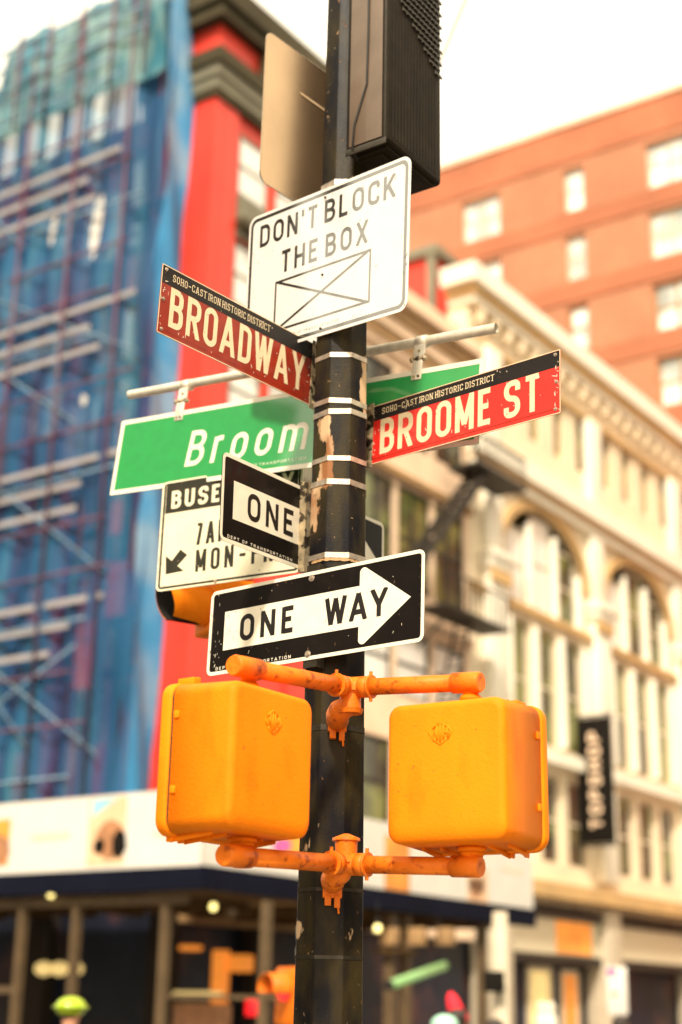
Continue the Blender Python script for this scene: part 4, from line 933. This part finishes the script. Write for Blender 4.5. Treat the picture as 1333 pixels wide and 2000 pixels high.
for a in arches:
    for x, hh in ((a+.45, 14.35), (a+2.0, 15.0), (a+3.55, 14.35)):
        window(e, x, x+1.2, 12.2, hh, -.16, M_frame, M_glassm if (a, x) == (arches[1], a+3.55) else M_skypane if (x < a+3 and a == arch0) or x < a+1 else M_glassm, 1, 2, .08)
    for x in (a+.45, a+2.05, a+3.62):
        window(e, x, x+1.15, 8.45, 11.75, -.12, M_frame, M_glassm, 1, 2, .08); window(e, x, x+1.15, 5.35, 7.72, -.12, M_frame, M_glassd, 1, 2, .08)
    for i in range(4):
        x = a+.45+i*1.52-.1; window(e, x, x+.65, 17.2, 18.95, -.12, M_creamdk, M_glassd, 1, 1, .06)
part(e, 'cornice', M_whitest, lambda k: (k.box(K0-.42, K1, 20.48, 21.02, -.6, .50), k.box(K0-.1, K1, 20.003, 20.2, -.55, .30)))
part(e, 'cornice_moulding', M_creamdk, lambda k: (k.box(K0-.2, K1, 20.2, 20.48, -.55, .38), k.box(K0, K1, 19.0, 19.16, .003, .14)))
part(e, 'modillion', M_creamst, lambda k: [k.box(K0+.3+i*.8, K0+.55+i*.8, 19.55, 20.0, .003, .26) for i in range(32)])
part(e, 'belt_cornice', M_whitest, lambda k: (k.box(K0, K1, 15.62, 16.14, .003, .42), k.box(K0, K1, 15.25, 15.5, .003, .22), k.box(K0, K1, 7.95, 8.3, .003, .34)))
part(e, 'belt_moulding', M_creamdk, lambda k: (k.box(K0, K1, 15.5, 15.62, .003, .32), k.box(K0, K1, 4.42, 4.80, .003, .55), k.box(K0, K1, 8.30, 8.38, .003, .2), k.box(K0, K1, 11.92, 12.1, .003, .16)))
part(e, 'sign_fascia', M_beige, lambda k: [k.box(arch0+b_*pit-.15, arch0+b_*pit+aw+.15, 3.05, 3.95, -.25, .02) for b_ in range(nb)])
part(e, 'fascia_dark_board', M_iron, lambda k: ([k.box(arch0+b_*pit-.15, arch0+b_*pit+aw+.15, 3.97, 4.18, -.3, .16) for b_ in range(nb)], [k.box(arch0+b_*pit-.15, arch0+b_*pit+aw+.15, 2.82, 3.03, -.3, .10) for b_ in range(nb)]))  # dark boards above and below each sign fascia
part(e, 'shop_front', M_shop, lambda k: k.box(K0, K1, .14, 4.28, -.6, -.45))
part(e, 'lit_panel', M_warm, lambda k: k.box(15.2, 17.3, 3.1, 3.9, .025, .04), label='orange-lit fascia panel')
for (xa, xb, ya, yb, m) in ((14.35, 15.7, .5, 2.75, M_warm2), (16.25, 17.3, .5, 2.7, M_warm)):
    w_ = window(e, xa, xb, ya, yb, -.40, M_frame, m, 1, 1, .12)
part(e, 'mannequin', M_whitest, lambda k: [(k.ball((x, 1.72, -.25), .12, .16, .12), k.ball((x, 1.30, -.25), .20, .36, .16), k.ball((x, .75, -.25), .17, .42, .14)) for x in (14.8, 15.3)])
# ------------------------------------------------------------------ vertical blade banner
t_, z_ = hitP(1124, 1520, 0); bl = C0+dR*t_
def hn(px, py): return hitQ(px, py, 0, bl)
xa, ya = hn(1124, 1405); xb, yb = hn(1194, 1398); xc, yc = hn(1130, 1650)
yt, yb_ = (ya+yb)/2, yc; bw_ = xb-xa; BF = fr(bl+Z*0, -dL, Z, nQ)
e = empty('blade_banner', BF, 'tall black vertical banner with pale lettering reading upward, on the cream building', 'banner')
k = MB(); n = 8
k.box(xa+.02, xb, yb_, yt, -.02, .02); k.build('cloth', M_posdk, e, bev=.008)
k = MB(); cx = (xa+xb)/2; hh = bw_*.34
lettering(k, 'TOPSHOP', yb_+.40, yt-.40, -hh/2, hh/2, .085, .024, gap=.22, rot=lambda X, Y, z: (cx-Y, X, z)); k.build('lettering', M_tan, e, fix=False)
part(e, 'bracket_rod', M_iron, lambda k: (k.tube([(xa-.5, yt+.05, 0), (xb+.05, yt+.05, 0)], .03, 8), k.tube([(xa-.5, yb_-.05, 0), (xb+.05, yb_-.05, 0)], .03, 8)))
# ================================================================== BRICK BUILDING
B0 = V((0, 60, 0)); BR = fr(B0, -dL, Z, nQ)
e = empty('brick_building', BR, 'tall salmon brick building with darker brick bands, behind the cream building', 'building')
wn = []
for r_ in range(6):
    yt = 34.65-3.12*r_
    wn += [(6.05, 7.9, yt-1.95, yt, 2), (10.88, 11.78, yt-1.95, yt, 1), (14.5, 17.3, yt-2.0, yt, 3), (19.6, 21.5, yt-1.95, yt, 2), (24.4, 25.4, yt-1.95, yt, 1)]
k = MB(); holes_wall(k, 3.2, 30, 0, 36.6, [w_[:4] for w_ in wn], depth=.3); k.box(3.2, 3.21, 0, 36.6, -14, 0); k.box(3.2, 30, 36.58, 36.6, -14, 0)
k.build('wall', M_brick, e); part(e, 'back_core', M_bk, lambda k: k.box(3.4, 30, .1, 36.4, -14, -.6))
part(e, 'brick_band', M_brick2, lambda k: [k.box(3.2, 30, a, b, .003, .06) for a, b in ((35.0, 36.62), (31.75, 32.55), (28.6, 29.42), (25.5, 26.3), (22.4, 23.1))])
part(e, 'coping', M_tan, lambda k: k.box(3.1, 30, 36.62, 36.85, -.5, .15))
M_paneg = mat('grey_window_pane', (.80, .78, .72), .3, var=.25, vscale=.9, col2=(.35, .36, .33), c2scale=.35, c2lo=.5, c2hi=.6)
for a, b, c, d, nx in wn: window(e, a, b, c, d, -.2, M_tan2 if d < 31 else M_frame, M_paneg, nx, 2, .11)
# ================================================================== SIDEWALK SHED
s = empty('sidewalk_shed', QF, 'dark sidewalk shed with a white printed hoarding on top, wrapping the corner at street level', 'scaffold')
O = 4.0
PS = PQ
xr_ = hitP(1040, 1700, O)[0]
part(s, 'hoarding', M_hoard, lambda k: (k.box(-LQ, O, 3.56, 4.70, O-.06, O), k.box(-O-.0, xr_, 3.56, 4.70, O-.055, O+.005, PS)))
part(s, 'fascia_beam', M_navy, lambda k: (k.box(-LQ, O+.05, 3.22, 3.555, O-.1, O+.06), k.box(-O-.0, xr_, 3.22, 3.556, O-.09, O+.065, PS)))
part(s, 'deck', M_shed, lambda k: k.box(-LQ, O-.1, 3.3, 3.42, .15, O-.1))
part(s, 'deck', M_shed, lambda k: k.box(.14, xr_, 3.3, 3.42, .15, O-.1, PS))
part(s, 'joist', M_shed, lambda k: ([k.box(-LQ+i*1.2, -LQ+i*1.2+.1, 3.12, 3.30, .2, O-.15) for i in range(15)], [k.box(.4+i*1.1, .5+i*1.1, 3.12, 3.30, .2, O-.15, PS) for i in range(5)]))
part(s, 'ledger_beam', M_post, lambda k: (k.box(-LQ, hitQ(368, 1735, O-.2)[0], 3.04, 3.19, O-.28, O-.14), k.box(hitQ(372, 1735, O-.2)[0], O-.3, 2.90, 3.02, O-1.2, O-1.05)))
for px in (-110, 28, 135, 312, 512, ):
    x = hitQ(px+3, 1960, O-.2)[0]; part(s, 'post', M_post, lambda k: k.box(x-.055, x+.055, .14, 3.04, O-.28, O-.14))
for px in (762, 792, 943):
    x = hitP(px, 1960, O-.2)[0]; part(s, 'post', M_post, lambda k: k.box(x-.08, x+.08, .14, 3.2, O-.28, O-.12, PS))
x = hitP(980, 1900, O-2)[0]
part(s, 'cross_rail', M_post, lambda k: (k.box(hitQ(330, 1945, O-.2)[0], hitQ(600, 1945, O-.2)[0], 1.70, 1.76, O-.25, O-.19), k.box(-LQ, hitQ(30, 1942, O-.2)[0], 1.74, 1.84, O-.25, O-.19)))
def posters(k_, m, rects, name):
    for px0, px1, py0, py1, off, side in rects:
        k = MB()
        if side == 'Q':
            a, t1 = hitQ(px0, py0, O); b, _ = hitQ(px1, py0, O); _, b1 = hitQ((px0+px1)/2, py1, O); k.box(a, b, max(b1, 3.575), min(t1, 4.685), O+.002+off, O+.006+off)
        else:
            a, t1 = hitP(px0, py0, O); b, _ = hitP(px1, py0, O); _, b1 = hitP((px0+px1)/2, py1, O); k.box(a, b, max(b1, 3.575), min(t1, 4.685), O+.007+off, O+.011+off, PS)
        k.build(name, m, s)
posters(s, M_peach, [(178, 250, 1560, 1690, 0, 'Q'), (912, 952, 1690, 1775, 0, 'P')], 'poster')
posters(s, M_posor, [(-60, 22, 1606, 1692, 0, 'Q'), (752, 800, 1630, 1740, 0, 'P'), (560, 600, 1600, 1700, 0, 'Q')], 'poster')
k = MB()
def blob(px, py, w_, h_, off, side='Q'):
    f_ = hitQ if side == 'Q' else hitP; a, y = f_(px, py, O)
    pts = [(a+w_*math.cos(R(q))*(1+.12*math.sin(3*q)), y+h_*math.sin(R(q))) for q in range(0, 360, 20)]; k.prism(pts, O+.011+off, O+.015+off, None if side == 'Q' else PS)
for b_ in ((195, 1653, .12, .12, 0), (234, 1648, .15, .22, 0), (922, 1728, .10, .14, 0, 'P'), (939, 1730, .10, .16, 0, 'P')): blob(*b_)
k.build('printed_dark_shape', M_posdk, s); k = MB()
for b_ in ((216, 1640, .30, .30, -.004), (-5, 1660, .3, .25, -.004), (928, 1735, .2, .2, -.003, 'P')): blob(*b_)
k.build('printed_brown_shape', M_posbr, s); k = MB()
a, y = hitQ(183, 1562, O); k.prism([(a, y), (a+.55, y), (a, y-.30)], O+.0115, O+.0125); k.build('printed_cyan_shape', M_poscy, s); k = MB()
blob(552, 1652, .16, .11, 0); k.build('printed_pink_shape', M_pospk, s)
k = MB()
for px, py, side in ((100, 1633, 'Q'), (345, 1625, 'Q'), (1000, 1700, 'P')):
    f_ = hitQ if side == 'Q' else hitP; a, y = f_(px, py, O)
    for i in range(9):
        xx = a-.45+i*.10; hh = .05+.05*((i*7) % 3)/2; k.box(xx, xx+.06, y-hh/2-.02*(i % 2), y+hh/2, O+.012, O+.014, None if side == 'Q' else PS)
k.build('printed_mark', M_tan, s)
# lamps under the shed
def lamp(px, py, hd, r=.055, label='bare bulb', name='work_lamp', m=M_bulb, group='bulbs hung under the shed'):
    p = at(px, py, hd); e = empty(name, Matrix.Translation(p), label, 'lamp', group)
    k = MB(); k.ball((0, 0, 0), r, r, r*1.15); k.build('bulb', m, e); k = MB(); k.tube([(0, 0, r), (0, 0, r+.10)], .03, 8); k.tube([(0, 0, r+.1), (0, 0, 3.25-p.z)], .008, 6); k.build('socket', M_gap, e)
for px, py, hd, lb in ((100, 1746, 24.5, 'lit bulb at the far left, between the two left shed posts'), (417, 1771, 24.3, 'lit bulb under the shed above the orange shop display'), (526, 1776, 24.3, 'lit bulb under the shed close to the left side of the black pole'), (738, 1813, 24.6, 'lit bulb under the shed just right of the black pole')):
    lamp(px, py, hd, label=lb)
for i, (px, lb) in enumerate(((86, 'left globe'), (117, 'middle globe'), (146, 'right globe'))):
    p = at(px, 1892, 26.2); e = empty('globe_lamp', Matrix.Translation(p), 'glowing '+lb+' of three inside the dark shop, above the lime helmet', 'lamp', 'three glowing globes in the shop')
    k = MB(); k.ball((0, 0, 0), .16, .16, .12); k.build('globe', M_warm2, e)
    k = MB(); k.tube([(0, 0, .11), (0, 0, 3.2-p.z)], .012, 6); k.build('stem', M_gap, e)
p, q = at(762, 1924, 24.5), at(868, 1886, 26.5)
e = empty('tube_light', Matrix.Translation(p), 'slanting greenish tube light inside the shop right of the pole', 'lamp'); d = q-p
k = MB(); k.tube([(0, 0, 0), d], .075, 12); k.build('tube', M_tubel, e); k = MB(); k.tube([(0, 0, 0), -d*.03], .08, 12); k.tube([d, d*1.03], .08, 12); k.tube([d*.1, d*.1+Z*1.0], .01, 6); k.tube([d*.9, d*.9+Z*.8], .01, 6); k.build('fitting', M_gap, e)
# shop display: amber emission on its surfaces stands in for interior lighting
e = empty('shop_display', fr(at(420, 1990, 27.2), -dL, Z, nQ), 'amber shop display with self-glowing shelves and an arched stand, under the shed', 'display'); Mi = e.matrix_world.inverted()
def ap(px, py): return Mi @ at(px, py, 27.2)
def dbox(n_, m, rects):
    k = MB()
    for a, b, c, d_ in rects:
        p, q = ap(a, d_), ap(b, c); k.box(min(p.x, q.x), max(p.x, q.x), min(p.y, q.y), max(p.y, q.y), -.25+p.z, .05+p.z)
    return k.build(n_, m, e, bev=.02)
dbox('stand', M_warm, [(410, 444, 1856, 2040)]); dbox('panel', M_warm, [(447, 500, 1866, 1898)]); dbox('shelf', M_warm2, [(340, 470, 1938, 1950)])
dbox('small_shelf', M_warm, [(352, 398, 1847, 1856)]); dbox('counter', M_posbr, [(338, 498, 1962, 2040)]); dbox('red_item', M_redl, [(482, 498, 1948, 1984)])  # red item glows with the lens emission, though no lamp
e = empty('storefront_stand', fr(at(845, 1980, 25.5), dR, Z, nP), 'tan lit boxes on a high shelf behind the shed posts, right of the pole', 'display')
Mi = e.matrix_world.inverted()
k = MB()
for a, b in ((770, 815), (825, 866), (880, 925)):
    p, q = Mi @ at(a, 1846, 26.5), Mi @ at(b, 1812, 26.5); k.box(min(p.x, q.x), max(p.x, q.x), p.y, q.y, p.z-.3, p.z)
k.build('box_row', M_tan2, e, bev=.02); k = MB(); p, q = Mi @ at(765, 1852, 26.5), Mi @ at(930, 1847, 26.5); k.box(p.x, q.x, p.y-.08, p.y, p.z-.35, p.z+.05); k.build('shelf', M_shed, e)
# ================================================================== STREET FURNITURE BEHIND
p = at(980, 1990, 22); e = empty('pale_post', Matrix.Translation((p.x, p.y, 0)), 'thick pale post with a dark box on it, right of the shed', 'post')
k = MB(); k.tube([(0, 0, .13), (0, 0, .4), (0, 0, .42), (0, 0, 2.95)], .11, 16, radii=[.17, .17, .12, .105]); k.build('shaft', M_stpil, e)
zc = at(970, 1918, 22).z; k = MB(); k.box(-.26, .02, -.32, -.12, zc-.14, zc+.14); k.build('control_box', M_posdk, e, bev=.02)
p = at(1208, 1990, 30); e = empty('standing_sign', fr(V((p.x, p.y, .14)), V((1, 0, 0)), Z, V((0, -1, 0))), 'tall white standing sign with a pink mark at its top, by the cream pillar', 'sign')
y1, y0 = at(1208, 1888, 30).z-.14, at(1208, 1982, 30).z-.14
k = MB(); k.box(-.19, .19, y0, y1, -.02, .02); k.build('panel', M_hoard, e, bev=.01); k = MB(); k.tube([(0, 0, 0), (0, y0, 0)], .03, 10); k.box(-.22, .22, 0, .05, -.2, .2); k.build('stand', M_iron, e)
k = MB(); k.prism([(-.1+.09*math.cos(R(q)), y1-.1+.08*math.sin(R(q))) for q in range(0, 360, 30)], .021, .026); k.build('printed_mark', M_pospk, e)
k = MB(); k.prism([(-.06+.06*math.cos(R(q)), y1-.5+.05*math.sin(R(q))) for q in range(0, 360, 30)], .021, .026); k.build('printed_dot', M_tan2, e)
# low signal with its red lamp lit, left of the pole
p = at(548, 1930, 13.0); ax = V((-.80, -.60, 0)).normalized(); e = empty('traffic_signal', fr(V((p.x+.04, p.y, 0)), Z.cross(ax), Z, ax), 'distant orange signal with its round red lamp lit, low beside the black pole', 'traffic signal')
y = p.z
k = MB(); k.box(-.16, .16, y-.30, y+.17, -.30, 0); k.build('housing', M_orange2, e, bev=.03)
k = MB(); k.tube([(0, y, -.002), (0, y, .02)], .10, 24); k.build('lens', M_redl, e)
k = MB(); vs = []; n = 20
for zz in (0, .2):
    for rr in (.118, .112):
        for q in range(n+1): a = R(-20+220*q/n); vs.append((rr*math.cos(a), y+rr*math.sin(a), zz))
N = n+1; k.add(vs, [(q, q+1, 2*N+q+1, 2*N+q) for q in range(n)]+[(N+q, 3*N+q, 3*N+q+1, N+q+1) for q in range(n)]+[(2*N+q, 2*N+q+1, 3*N+q+1, 3*N+q) for q in range(n)], None, True); k.build('visor', M_orange2, e)
k = MB(); k.tube([(.06, .14, -.36), (.06, y+.9, -.36)], .055, 14); k.build('post', M_iron, e)
k = MB(); k.box(-.12, .16, y+.24, y+.34, -.30, -.2); k.box(-.12, .16, y+.40, y+.52, -.30, -.2); k.build('striped_plate', M_hoard, e, bev=.01)
# overhead cable
e = empty('overhead_cable', Matrix.Translation((0, 0, 0)), 'thin pale cable crossing the sky at the top right of the signal', 'cable')
k = MB(); p, q = at(935, -60, 9.5), at(862, 115, 10.5); d = q-p; k.tube([p-d*3, p-d*1, p, q, q+d*.6], .012, 8); k.build('cable', M_galv, e)
# ================================================================== PEOPLE
def person(px, py_top, hd, height, coat, label, face=180, extra=None, hair=True):
    p = at(px, py_top, hd); e = tag(bpy.data.objects.new('person', bpy.data.meshes.new('person')), label, 'person'); COL.objects.link(e)
    g = .14 if hd > 20 else 0.0; s_ = (p.z-g)/height if False else 1.0
    H = height
    J = dict(pel=(0, 0, .53*H), ch=(0, .01, .70*H), nk=(0, 0, .835*H), hd0=(0, -.005, .875*H), hd1=(0, -.01, .925*H), hd2=(0, .0, .965*H),
             hl=(-.09, 0, .50*H), kl=(-.10, -.03, .28*H), al=(-.10, .03, .05*H), tl=(-.11, -.13, .02*H), hr=(.09, 0, .50*H), kr=(.10, -.09, .28*H), ar=(.10, -.02, .05*H), tr=(.11, -.18, .02*H),
             sl=(-.19, 0, .80*H), el=(-.25, .02, .63*H), wl=(-.24, -.12, .50*H), fl=(-.235, -.18, .45*H), sr=(.19, 0, .80*H), er=(.25, .03, .63*H), wr=(.23, -.10, .50*H), fr_=(.225, -.16, .45*H))
    ed = [('pel', 'ch'), ('ch', 'nk'), ('nk', 'hd0'), ('hd0', 'hd1'), ('hd1', 'hd2'), ('pel', 'hl'), ('hl', 'kl'), ('kl', 'al'), ('al', 'tl'), ('pel', 'hr'), ('hr', 'kr'), ('kr', 'ar'), ('ar', 'tr'), ('ch', 'sl'), ('sl', 'el'), ('el', 'wl'), ('wl', 'fl'), ('ch', 'sr'), ('sr', 'er'), ('er', 'wr'), ('wr', 'fr_')]
    rd = dict(pel=.145, ch=.15, nk=.058, hd0=.075, hd1=.088, hd2=.07, hl=.095, kl=.062, al=.042, tl=.038, hr=.095, kr=.062, ar=.042, tr=.038, sl=.07, el=.047, wl=.033, fl=.03, sr=.07, er=.047, wr=.033, fr_=.03)
    def skin(ob, names, grow=0):
        me = ob.data; ks = list(names); me.from_pydata([J[q] for q in ks], [(ks.index(a), ks.index(b)) for a, b in ed if a in ks and b in ks], [])
        m_ = ob.modifiers.new('skin', 'SKIN'); m_.use_smooth_shade = True
        for i, q in enumerate(ks): me.skin_vertices[0].data[i].radius = (rd[q]+grow, (rd[q]+grow)*(.72 if q in ('ch', 'pel') else 1.08 if q.startswith('hd') else 1))
        me.skin_vertices[0].data[0].use_root = True; ob.modifiers.new('sub', 'SUBSURF').levels = 2; ob.modifiers['sub'].render_levels = 2
    skin(e, J.keys()); e.data.materials.append(M_skin)
    e.location = (p.x, p.y, 0); e.rotation_euler = (0, 0, R(face)); e.scale = (1, 1, (p.z)/height)
    c = bpy.data.objects.new('coat', bpy.data.meshes.new('coat')); COL.objects.link(c); c.parent = e; skin(c, ['ch', 'pel', 'sl', 'el', 'wl', 'sr', 'er', 'wr'], .02); c.data.materials.append(coat)
    c = bpy.data.objects.new('trousers', bpy.data.meshes.new('trousers')); COL.objects.link(c); c.parent = e; skin(c, ['pel', 'hl', 'kl', 'al', 'hr', 'kr', 'ar'], .014); c.data.materials.append(M_cloth)
    k = MB(); k.ball((0, -.105, .915*H), .014, .022, .022); k.ball((-.092, 0, .915*H), .012, .02, .03); k.ball((.092, 0, .915*H), .012, .02, .03); k.build('nose_and_ears', M_skin, e)
    k = MB(); k.ball((-.034, -.092, .932*H), .011); k.ball((.034, -.092, .932*H), .011); k.ball((0, -.093, .888*H), .026, .008, .006); k.build('eyes_and_mouth', M_hair, e)
    if hair:
        k = MB(); k.ball((0, .022, .945*H), .104, .112, .100); k.build('hair', M_hair, e)
    if extra: extra(e, H)
    return e
def helmet(e, H):
    k = MB(); k.ball((0, .0, .955*H), .135, .150, .105, 24, 14); k.tube([(0, 0, .950*H), (0, 0, .962*H)], .165, 24); k.build('helmet', M_lime, e)
person(140, 1951, 14.5, 1.76, M_cloth2, 'person in a bright lime helmet at the bottom left edge of the street', 150, helmet)
def mintcap(e, H):
    k = MB(); k.ball((0, .01, .950*H), .125, .130, .105, 20, 12); k.build('cap', M_mint, e)
person(868, 1985, 14.0, 1.70, M_cloth, 'person in a mint green knit cap at the bottom, right of the pole', 200, mintcap)
def redhat(e, H):
    k = MB(); k.ball((0, .0, .945*H), .115, .12, .08, 20, 10); k.tube([(0, 0, .96*H), (.02, 0, 1.0*H), (.05, .0, 1.055*H), (.07, 0, 1.085*H)], .07, 14, radii=[.088, .075, .055, .02]); k.build('pointed_hat', M_scar, e)
person(893, 1968, 15.0, 1.72, M_cloth2, 'person in a tall pointed red hat at the bottom, beside the mint cap', 170, redhat)
person(965, 1990, 16.0, 1.70, M_cloth2, 'dark-haired person at the bottom edge under the pale post', 190)
person(1212, 1984, 19.0, 1.74, M_cloth, 'dark-haired person at the bottom edge below the white standing sign', 160)
# ================================================================== BUILDINGS ROUND THE CAMERA'S CORNER (unseen; added and shaped to mirror in the signs, they also shade the street)
def block(a0, a1, d, el, label, deep=12, storeys=6):
    o = V((-.1, 5.2, 4.0)); u0, u1 = [V((math.sin(R(a)), math.cos(R(a)), 0)) for a in (a0, a1)]
    h = 4.0+d*math.tan(R(el)); p0, p1 = o+u0*d, o+u1*d; x = (p1-p0); L = x.length; x.normalize(); mid = (p0+p1)/2-o; out = V((x.y, -x.x, 0))
    if out.dot(mid) > 0: out = -out
    if x.cross(Z).dot(out) < 0: p0, p1 = p1, p0; x = -x
    F_ = fr(V((p0.x, p0.y, 0)), x, Z, out); e = empty('reflection_building', F_, label, 'building', 'unseen buildings added round the viewer for sign reflections')
    part(e, 'wall', M_bk, lambda k: k.box(0, L, 0, h, -deep, 0)); part(e, 'cornice', M_corn, lambda k: k.box(-.2, L+.2, h, h+.6, -deep, .5))
    if L > 4:
        n_ = int(L/3)
        part(e, 'window', M_bk, lambda k: [k.box(L*(i+.5)/n_-.6, L*(i+.5)/n_+.6, y, y+1.9, .003, .03) for i in range(n_) for y in [4.5+3.4*j for j in range(int((h-5)/3.4))]])
block(-62, -86.75, 26, 40, 'unseen tall masonry building added left of the viewer, at the side street corner')
def reflection_tank(a0, a1, d, e0, e1, label):  # added unseen tank; its mirror image darkens letters on the white sign
    o = V((-.1, 5.2, 4.0)); am = R((a0+a1)/2); c = o+V((math.sin(am), math.cos(am), 0))*d; r = d*math.tan(R(abs(a1-a0)/2)); z0, z1 = 4+d*math.tan(R(e0)), 4+d*math.tan(R(e1))
    e = empty('reflection_tank', Matrix.Translation((c.x, c.y, 0)), label, 'added reflection shape')
    part(e, 'tank', M_bk, lambda k: k.tube([(0, 0, z0), (0, 0, z1)], r, 24)); part(e, 'conical_roof', M_bk, lambda k: k.tube([(0, 0, z1), (0, 0, z1+r*.6)], r, 24, radii=[r*1.05, .05]))
    part(e, 'support_leg', M_iron, lambda k: [k.bar((x*r*.7, y*r*.7, z0-d*.12), (x*r*.7, y*r*.7, z0), .12) for x in (-1, 1) for y in (-1, 1)])
reflection_tank(-87.9, -89.1, 90, 23.6, 26.5, 'unseen dark tank on legs, added left of the viewer to darken sign reflections')
block(-86.9, -95, 86, 18.8, 'unseen low masonry building added left of the viewer, beside the tank')
block(-95.5, -109.2, 30, 27.2, 'unseen mid-height masonry building added behind the viewer, facing the crossing')
block(-109.6, -114.6, 34, 22, 'unseen low masonry building added behind the viewer, next to the mid-height one')
block(-114.8, -116.6, 36, 40, 'unseen slim masonry tower added behind the viewer, between two low roofs', 2)
block(62, 80.9, 24, 44, 'unseen tall masonry building added right of the viewer, nearer the crossing')
block(82.3, 120, 30, 20, 'unseen low masonry building added right of the viewer, past a roofline step')
